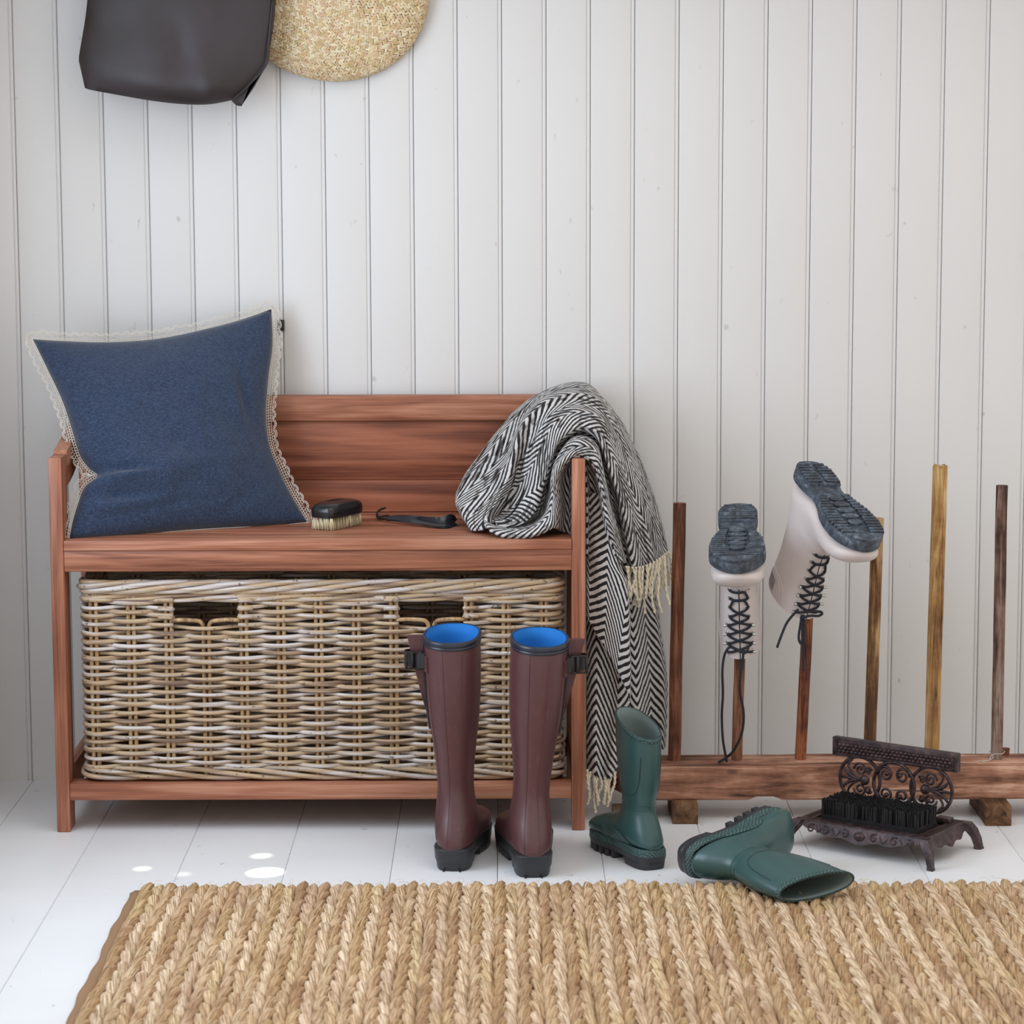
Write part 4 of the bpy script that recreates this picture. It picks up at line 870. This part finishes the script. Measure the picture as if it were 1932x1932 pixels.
m = MB(); m.tube(catmull([PZ(733, 977, zs+.008), PZ(722, 979, zs+.004), PZ(713, 977, zs+.004), PZ(711, 970, zs+.007), PZ(714, 964, zs+.010), PZ(722, 959, zs+.010)], 5), .0019, 6); m.tube(catmull([PZ(733, 973, zs+.009), PZ(724, 974, zs+.005), PZ(715, 975, zs+.006), PZ(712, 966, zs+.010), PZ(727, 958, zs+.010)], 5), .0017, 6); m.obj('cord_loop', MLT, horn)

wt = PY(530.5, 614, -.004); tabo = thing('wall_tab', (wt.x, -.001, wt.z), 'small black metal tab fixed to the wall beside the cushion corner', 'wall tab')
MBM = m_plain('black_metal', srgb(34, 33, 34), .5)
boxo('plate', (wt.x-.0055, -.0048, wt.z-.0098), (wt.x+.0055, -.0006, wt.z+.0098), MBM, tabo, .0008)
MB().tube([(wt.x, -.0042, wt.z+.004), (wt.x, -.0062, wt.z+.004)], .0018, 10).obj('screw_head', MBM, tabo, sharp=40)
# ------------------------------------------------------------------ hanging bags (upper parts are above the frame)
def m_leather():
    t = NT('dark_brown_leather'); n = t.noise(t.co(), 7, 4, .6); c = t.ramp(n, [(.38, srgb(38, 29, 27)), (.6, srgb(49, 41, 43))]); t.p(Base_Color=c, Roughness=t.math('ADD', t.math('MULTIPLY', n, .2), .40)); t.bump(t.noise(t.co(), 260, 3), .12, .0006); return t.m
ML = m_leather()
bag = thing('leather_bag', tuple(PY(330, 100, -.06)), 'dark brown leather tote bag hanging on the wall, bottom corner folded', 'bag')
L_ = resample(catmull([(184, -175), (176, -100), (166, -10), (160, 40), (149, 106), (150, 120), (157, 152), (160, 166)], 6), 41)
R2 = resample(catmull([(548, -175), (534, -100), (519, -10), (514, 40), (507, 85), (501, 122), (470, 160), (437, 188)], 6), 41)
T_ = resample([(184, -175), (548, -175)], 41); B2 = resample(catmull([(160, 166), (168, 169), (205, 176), (300, 192), (380, 197), (437, 188)], 6), 41)
NG = 40; V = np.zeros((2, 41, 41, 3))
for j in range(41):
    for i in range(41):
        s_, t_ = i/40, j/40; p2 = (1-t_)*T_[i]+t_*B2[i]+(1-s_)*L_[j]+s_*R2[j]-((1-s_)*(1-t_)*T_[0]+s_*(1-t_)*T_[-1]+(1-s_)*t_*B2[0]+s_*t_*B2[-1])
        y = -.100-.030*(max(0, 4*s_*(1-s_))**.6)*(.45+.55*min(1, t_*1.2))*(1-max(0, (t_-.86)/.14)**2*.8)
        y += .005*math.exp(-(((s_-.55)-.2*(t_-.8))/.06)**2)*math.exp(-((t_-.72)/.12)**2)-.006*math.exp(-((s_-.72-.5*(t_-.8))/.07)**2)*math.exp(-((t_-.9)/.12)**2)+.003*mnoise.noise((s_*4, t_*4, 0))
        V[0, j, i] = PY(p2[0], p2[1], y); V[1, j, i] = V[0, j, i]; V[1, j, i, 1] = -.066
m = MB(); f = []
for k in (0, 1):
    for j in range(40):
        for i in range(40): a = k*1681+j*41+i; q = (a, a+41, a+42, a+1); f.append(q if k == 0 else q[::-1])
per_ = [j*41 for j in range(41)]+[40*41+i for i in range(1, 41)]+[j*41+40 for j in range(39, -1, -1)]
for a, b in zip(per_[:-1], per_[1:]): f.append((a, a+1681, b+1681, b))
m.add(V.reshape(-1, 3), f); m.obj('body', ML, bag, sharp=60)
# side gusset folded under at the lower right
g = MB(); P_ = [(507, 70), (501, 124), (470, 160), (438, 188), (446, 198), (456, 199), (480, 164), (499, 130), (514, 60)]
R_ = [[PY(x, y, Y) for x, y in P_] for Y in (-.098, -.092, -.068)]; g.rings([R_[1], R_[2]], True, True, True); g.obj('side_gusset', ML, bag, sharp=40)
g = MB(); g.tube(catmull([PY(514, 0, -.104), PY(507, 70, -.105), PY(501, 122, -.106), PY(470, 160, -.105), PY(438, 189, -.104)], 5), .0016, 6); g.tube(catmull([PY(438, 189, -.104), PY(446, 197, -.098), PY(456, 199, -.094)], 4), .0014, 6); g.obj('edge_seam', ML, bag)
for x in (290, 450):
    g = MB(); a = PY(x-60, -175, -.08); b = PY(x+60, -175, -.08); tpz = a.z+.075; P_ = catmull([a, (a.x+.01, -.06, a.z+.045), ((a.x+b.x)/2, -.030, tpz), (b.x-.01, -.06, a.z+.045), b], 6); g.tube(P_, .006, 8, flat=.4); g.obj('strap', ML, bag)
# plaited straw bag
MS1 = NT('straw_strip'); att = MS1.n('Attribute', attribute_name='Tint', attribute_type='GEOMETRY'); fb = MS1.noise(MS1.co((200, 200, 200)), 1, 3, .6); MS1.p(Base_Color=MS1.mix(MS1.math('MULTIPLY', fb, .35), att.outputs['Color'], srgb(150, 116, 70)), Roughness=.6); MS1.bump(fb, .4, .0008); MS = MS1.m
cst = PY(615, -25, -.04); straw = thing('straw_bag', (cst.x, -.05, cst.z), 'round plaited straw bag hanging on the wall behind the leather bag', 'bag')
RAD = .168; H = .048
def dome(r, a, off=0):
    q = min(1, r/RAD); d = H*math.sqrt(max(0, 1-q**2.6)); sq = 1.0+.06*math.cos(a*2+.6)
    return Vector((cst.x+r*sq*math.cos(a), -.012-d-off, cst.z+r*sq*math.sin(a)))
m = MB(); m.rings([[dome(r, 2*PI*k/64) for k in range(64)] for r in [.004]+list(np.linspace(.02, RAD*.9, 12))+[RAD*.95, RAD*.985, RAD]]+[[Vector((dome(RAD*.97, 2*PI*k/64).x, -.0065, dome(RAD*.97, 2*PI*k/64).z)) for k in range(64)]], True, True, True); m.obj('body', m_plain('straw_dark', srgb(120, 92, 58), .9), straw)
m = MB(); r2 = random.Random(9); cols = [srgb(234, 216, 176), srgb(222, 198, 152), srgb(230, 210, 172), srgb(214, 180, 136), srgb(240, 226, 192), srgb(222, 192, 160), srgb(206, 184, 136)]
bandw = .0062; sarc = np.linspace(0, 1, 400); rr_ = np.linspace(.004, RAD*.999, 400); pts = [dome(r, 0) for r in rr_]; arc = np.r_[0, np.cumsum([(pts[i+1]-pts[i]).length for i in range(399)])]; nb = int(arc[-1]/bandw)
for b in range(1, nb+1):
    r0 = np.interp(b*bandw, arc, rr_); n = max(8, int(2*PI*r0/.0051)); sg = 1 if b % 2 else -1
    for k in range(n):
        a = 2*PI*(k+.5*(b % 2))/n+r2.uniform(-.03, .03)*.2; half = .0048*r2.uniform(.9, 1.1); wd2 = .0018*r2.uniform(.9, 1.1)
        c_ = r2.choice(cols); j = r2.uniform(.86, 1.08); quad = []; lift = r2.uniform(.0004, .0012)
        for e, w in ((-1, -1), (-1, 1), (-.3, 1), (.4, 1), (1, 1), (1, -1), (.4, -1), (-.3, -1)):
            da = sg*e*half*.70+w*wd2*.71; dr = e*half*.71-sg*w*wd2*.70; rr = np.interp(min(arc[-1], max(0, b*bandw+dr)), arc, rr_)
            quad.append(dome(rr, a+da/max(r0, .01), lift+.0011*(1-e*e)))
        m.add(quad, [(0, 1, 2, 7), (7, 2, 3, 6), (6, 3, 4, 5)], None, tuple(x*j for x in c_))
tag(m.obj('plaited_strips', MS, straw, use_col=1, smooth=False), kind='stuff')
g = MB(); zt = cst.z+RAD*.93; g.tube(catmull([(cst.x-.06, -.03, zt-.03), (cst.x-.05, -.03, zt+.02), (cst.x, -.022, zt+.06), (cst.x+.05, -.03, zt+.02), (cst.x+.06, -.03, zt-.03)], 6), .006, 8); g.obj('handle', MS, straw)
# unseen peg rail for the straps; board added above to shade the wall top
pegrail = MB().box((-.87, -.022, 1.555), (2.3, .0, 1.615), .002).obj('trim_1', MW, sharp=30); tag(pegrail, kind='structure')
MB().box((-.87, -.36, 1.64), (2.3, .0, 1.662), .002).obj('shade_board', MW, pegrail, sharp=30)
bz = PY(290, -175, -.08).z+.068
for x, z in ((PY(290, -175, -.08).x, bz), (PY(450, -175, -.08).x, bz), (cst.x, zt+.056)):
    m = MB(); z -= .010; m.rings([[(x+r_*math.cos(q), y, z+r_*math.sin(q)) for q in np.linspace(0, 2*PI, 15)[:-1]] for y, r_ in ((.0, .009), (-.01, .007), (-.03, .0055), (-.042, .0065), (-.05, .009), (-.056, .0075))], True, True, True); m.obj('coat_peg', WYm, pegrail, sharp=50)
# ------------------------------------------------------------------ herringbone throw over the right arm
def m_herring():
    t = NT('herringbone_wool'); tc = t.n('TexCoord'); sep = t.n('SeparateXYZ', {0: tc.outputs['UV']}); uu, vv_ = sep.outputs[0], sep.outputs[1]
    ns = t.noise(t.co(), 140, 2); nz = t.math('MULTIPLY', t.math('SUBTRACT', ns, .5), .0032)
    band = .046; tri = t.math('MULTIPLY', t.math('PINGPONG', t.math('ADD', vv_, 10.0), band), 1.0)
    ph = t.math('ADD', t.math('ADD', t.math('MULTIPLY', tri, .80), t.math('MULTIPLY', uu, .62)), nz)
    s_ = t.math('SINE', t.math('MULTIPLY', ph, 2*PI/.0098)); fz = t.noise(t.co(), 900, 3, .8)
    k = t.ramp(t.math('ADD', t.math('MULTIPLY', s_, .5), t.math('ADD', t.math('MULTIPLY', fz, .35), .33)), [(.40, G3(0)), (.58, G3(1))])
    c = t.mix(k, srgb(44, 41, 42), srgb(206, 203, 200)); t.p(Base_Color=c, Roughness=.95); t.set(t.b.inputs['Specular IOR Level'], .1); t.set(t.b.inputs['Sheen Weight'], .15)
    t.bump(t.math('ADD', t.math('MULTIPLY', s_, .25), fz), .6, .0012); return t.m
MHB = m_herring(); MFR = m_plain('cream_wool_fringe', srgb(228, 217, 192), .95, .12, .5, 1200)
throw = thing('throw_blanket', tuple(PY(1092, 870, -.25)), 'black and white herringbone wool throw draped over the bench arm', 'blanket')
def sheet(rows, nu, nv, name, thick=.0035, mat=MHB, uv0=(0, 0), wr=.0012, seed=0, close=False):
    G = np.array([[tuple(PY(x, y, Y)) for x, y, Y in r] for r in rows])
    A1 = np.array([resample(catmull([tuple(p_) for p_ in r], 10), nu) for r in G])          # along u
    A2 = np.array([catmull([tuple(A1[k, i]) for k in range(len(rows))], 10) for i in range(nu)])  # i, v, 3
    A2 = np.array([resample(A2[i], nv) for i in range(nu)]) if not close else np.array([[A2[i][int(round(q))] for q in np.linspace(0, A2.shape[1]-1, nv)] for i in range(nu)])
    du = np.linalg.norm(np.diff(A2, axis=0), axis=2).mean(1); U = np.r_[0, np.cumsum(du)]
    dv = np.linalg.norm(np.diff(A2, axis=1), axis=2); Vv = np.concatenate([np.zeros((nu, 1)), np.cumsum(dv, 1)], 1)
    ker = np.hanning(31); ker /= ker.sum(); Vp = np.pad(Vv, ((15, 15), (0, 0)), 'edge'); Vv = np.stack([np.convolve(Vp[:, j], ker, 'valid') for j in range(nv)], 1)
    tu = np.gradient(A2, axis=0); tv = np.gradient(A2, axis=1); N_ = np.cross(tu, tv); N_ /= np.linalg.norm(N_, axis=2)[..., None]+1e-12
    ctr = np.array(CAM); sgn = np.sign(((ctr-A2)*N_).sum(2)); N_ = N_*np.sign(sgn.sum())
    for i in range(nu):
        for j in range(nv): A2[i, j] += N_[i, j]*wr*mnoise.noise((A2[i, j, 0]*45+seed, A2[i, j, 1]*45, A2[i, j, 2]*30))*1.4
    m = MB(); vs = np.concatenate([A2.reshape(-1, 3), (A2-N_*thick).reshape(-1, 3)]); n0 = nu*nv; f = []; uv = [(U[i]+uv0[0], Vv[i, j]+uv0[1]) for i in range(nu) for j in range(nv)]*2
    for i in range(nu-1):
        for j in range(nv-1):
            a = i*nv+j; q = (a, a+nv, a+nv+1, a+1); f.append(q); f.append(tuple(k+n0 for k in q[::-1]))
    bd = [(i, 0) for i in range(nu)]+[(nu-1, j) for j in range(1, nv)]+[(i, nv-1) for i in range(nu-2, -1, -1)]+[(0, j) for j in range(nv-2, -1, -1)]
    for (a, b), (c, d) in zip(bd[:-1], bd[1:]): f.append((a*nv+b, a*nv+b+n0, c*nv+d+n0, c*nv+d))
    m.add(vs, f, uv); o = m.obj(name, mat, throw, use_uv=1)
    bmx = bmesh.new(); bmx.from_mesh(o.data); bmesh.ops.recalc_face_normals(bmx, faces=bmx.faces[:]); bmx.to_mesh(o.data); bmx.free(); return o
rows = [
 [(925, 1004, -.352), (958, 1016, -.370), (1008, 1013, -.372), (1046, 992, -.370), (1053, 950, -.370), (1050, 905, -.370), (1068, 873, -.370), (1092, 859, -.371), (1118, 873, -.370), (1134, 925, -.370), (1143, 985, -.370), (1168, 1060, -.366)],
 [(922, 1000, -.352), (955, 1010, -.372), (1005, 1006, -.376), (1039, 985, -.374), (1046, 948, -.374), (1043, 902, -.373), (1062, 866, -.371), (1092, 849, -.370), (1124, 864, -.371), (1139, 922, -.374), (1149, 983, -.374), (1176, 1062, -.368)],
 [(918, 990, -.340), (950, 1000, -.352), (1000, 994, -.352), (1030, 972, -.350), (1038, 935, -.345), (1043, 885, -.340), (1062, 848, -.335), (1093, 829, -.330), (1127, 846, -.335), (1140, 900, -.345), (1154, 975, -.345), (1180, 1062, -.340)],
 [(915, 978, -.300), (945, 992, -.300), (990, 990, -.295), (1020, 970, -.290), (1033, 925, -.285), (1043, 875, -.280), (1063, 838, -.275), (1093, 817, -.268), (1126, 834, -.275), (1141, 888, -.280), (1160, 960, -.285), (1184, 1062, -.285)],
 [(938, 992, -.315), (962, 996, -.318), (990, 986, -.322), (1010, 962, -.326), (1026, 915, -.326), (1039, 868, -.322), (1058, 826, -.314), (1093, 807, -.306), (1128, 822, -.310), (1143, 868, -.316), (1172, 955, -.318), (1192, 1068, -.305)],
 [(934, 982, -.310), (952, 984, -.312), (975, 970, -.316), (994, 938, -.318), (1010, 893, -.314), (1022, 842, -.304), (1048, 796, -.292), (1093, 780, -.280), (1134, 798, -.284), (1154, 850, -.294), (1184, 950, -.304), (1204, 1070, -.296)],
 [(930, 974, -.276), (943, 972, -.274), (958, 955, -.270), (972, 920, -.262), (984, 875, -.254), (1000, 822, -.244), (1035, 773, -.232), (1093, 758, -.216), (1140, 782, -.226), (1165, 845, -.246), (1198, 955, -.262), (1220, 1070, -.258)],
 [(926, 992, -.318), (926, 972, -.312), (937, 946, -.304), (956, 908, -.290), (968, 865, -.272), (984, 804, -.244), (1024, 755, -.204), (1088, 738, -.174), (1136, 762, -.186), (1174, 832, -.208), (1214, 950, -.226), (1238, 1067, -.226)],
 [(905, 1000, -.318), (900, 980, -.300), (912, 945, -.278), (932, 900, -.248), (950, 858, -.218), (980, 790, -.172), (1024, 744, -.130), (1089, 724, -.108), (1132, 746, -.116), (1182, 822, -.138), (1228, 946, -.160), (1254, 1058, -.170)],
 [(886, 1000, -.290), (864, 962, -.246), (861, 930, -.206), (885, 885, -.164), (924, 830, -.124), (970, 776, -.090), (1026, 737, -.066), (1090, 720, -.056), (1128, 740, -.062), (1185, 815, -.084), (1236, 940, -.106), (1263, 1046, -.126)],
 [(905, 994, -.200), (882, 960, -.140), (880, 930, -.104), (900, 890, -.076), (940, 840, -.060), (980, 790, -.054), (1030, 750, -.046), (1090, 731, -.036), (1124, 750, -.030), (1180, 822, -.034), (1230, 942, -.046), (1258, 1050, -.070)]]
sheet(rows, 150, 170, 'draped_top', close=True)
# inside of the fold, seen under the hem on both sides of the bench post
hem = [(1046, 996), (1053, 950), (1050, 905), (1068, 876), (1092, 862), (1117, 876), (1133, 925), (1142, 985), (1160, 1050)]
inn = [(1079, 1010), (1078, 955), (1079, 905), (1083, 873), (1093, 867), (1104, 873), (1108, 915), (1109, 975), (1109, 1050)]
sheet([[(x, y, -.366) for x, y in hem], [((x*.6+a*.4), (y*.6+b*.4), -.330) for (x, y), (a, b) in zip(hem, inn)], [((x*.25+a*.75), (y*.25+b*.75), -.318) for (x, y), (a, b) in zip(hem, inn)], [(x, y, -.336) for x, y in inn]], 90, 24, 'inner_fold', uv0=(.2, .01), seed=12)
# hanging layers beside the bench leg
sheet([[(1107, 930, -.325), (1107, 1050, -.330), (1107, 1110, -.340), (1108, 1165, -.338)], [(1118, 930, -.335), (1124, 1055, -.348), (1128, 1130, -.348), (1130, 1205, -.345)], [(1128, 930, -.342), (1142, 1060, -.356), (1152, 1150, -.356), (1156, 1248, -.350)], [(1136, 930, -.355), (1162, 1060, -.366), (1180, 1120, -.366), (1186, 1310, -.350)], [(1139, 930, -.340), (1170, 1060, -.348), (1187, 1120, -.348), (1190, 1322, -.340)]], 70, 40, 'front_flap', uv0=(.1, .02), seed=3)
sheet([[(1106, 1130, -.300), (1107, 1240, -.302), (1107, 1340, -.304), (1107, 1455, -.304)], [(1124, 1120, -.315), (1126, 1240, -.318), (1122, 1350, -.320), (1122, 1463, -.318)], [(1150, 1140, -.308), (1154, 1260, -.312), (1146, 1360, -.312), (1138, 1471, -.312)], [(1172, 1180, -.318), (1174, 1290, -.322), (1162, 1380, -.322), (1150, 1468, -.320)], [(1190, 1220, -.305), (1189, 1320, -.308), (1178, 1395, -.308), (1163, 1461, -.306)]], 80, 45, 'lower_front_panel', uv0=(.03, .05), seed=5)
sheet([[(1160, 1050, -.262), (1172, 1150, -.268), (1180, 1270, -.272), (1186, 1415, -.272)], [(1186, 1050, -.244), (1196, 1150, -.262), (1203, 1270, -.270), (1204, 1420, -.268)], [(1208, 1050, -.205), (1220, 1150, -.222), (1228, 1270, -.232), (1226, 1420, -.236)], [(1222, 1050, -.185), (1236, 1150, -.205), (1250, 1270, -.220), (1248, 1415, -.226)], [(1226, 1050, -.150), (1242, 1150, -.170), (1259, 1290, -.190), (1256, 1410, -.200)]], 80, 45, 'lower_back_panel', uv0=(.06, .01), seed=8)
def tassel(a, b, Y0, Y1, k):
    A0, B0 = PY(*a, Y0), PY(*b, Y1); r = random.Random(k); n = 22; ax = (B0-A0); pth0 = catmull([A0, A0.lerp(B0, .35)+Vector((r.uniform(-.003, .003), r.uniform(-.003, .001), 0)), A0.lerp(B0, .7)+Vector((r.uniform(-.004, .004), r.uniform(-.003, .002), 0)), B0], 8); m = MB()
    for ph in (0, PI):
        P_ = [];
        for i, p_ in enumerate(pth0): a_ = i*.85+ph; P_.append((p_[0]+.0011*math.cos(a_), p_[1]+.0011*math.sin(a_), p_[2]))
        m.tube(P_, [.0016]*(len(P_)-1)+[.0011], 6)
    m.obj('tassel', MFR, throw)
rt = catmull([(1181, 1068), (1200, 1070), (1220, 1066), (1240, 1056), (1254, 1046), (1262, 1040)], 6); tp = catmull([(1187, 1130), (1201, 1128), (1214, 1128), (1232, 1122), (1250, 1116), (1266, 1098)], 6)
for k in range(16):
    q = k/15*(len(rt)-1); i = min(int(q), len(rt)-2); f_ = q-i; a = [rt[i][c]*(1-f_)+rt[i+1][c]*f_ for c in (0, 1)]; b = [tp[i][c]*(1-f_)+tp[i+1][c]*f_ for c in (0, 1)]; r = random.Random(k+50)
    Yk = np.interp(k, [0, 5, 10, 15], [-.318, -.302, -.268, -.165]); tassel(a, (b[0]+r.uniform(-4, 5), b[1]+r.uniform(-6, 6)), Yk, Yk-.004, k)
for k, (a, b) in enumerate((((1190, 1070), (1189, 1136)), ((1198, 1072), (1205, 1146)), ((1210, 1068), (1217, 1158)), ((1228, 1066), (1236, 1157)), ((1238, 1060), (1249, 1157)), ((1254, 1050), (1264, 1142)), ((1204, 1070), (1196, 1142)))): tassel(a, b, -.29+.03*k/6, -.285, k+80)
for k, (a, b) in enumerate((((1108, 1452), (1108, 1518)), ((1114, 1456), (1112, 1508)), ((1121, 1460), (1124, 1534)), ((1127, 1463), (1128, 1520)), ((1133, 1467), (1131, 1512)), ((1141, 1466), (1138, 1514)), ((1147, 1466), (1140, 1518)), ((1154, 1463), (1146, 1522)), ((1160, 1459), (1150, 1512)))): tassel(a, b, -.314, -.318, k+120)
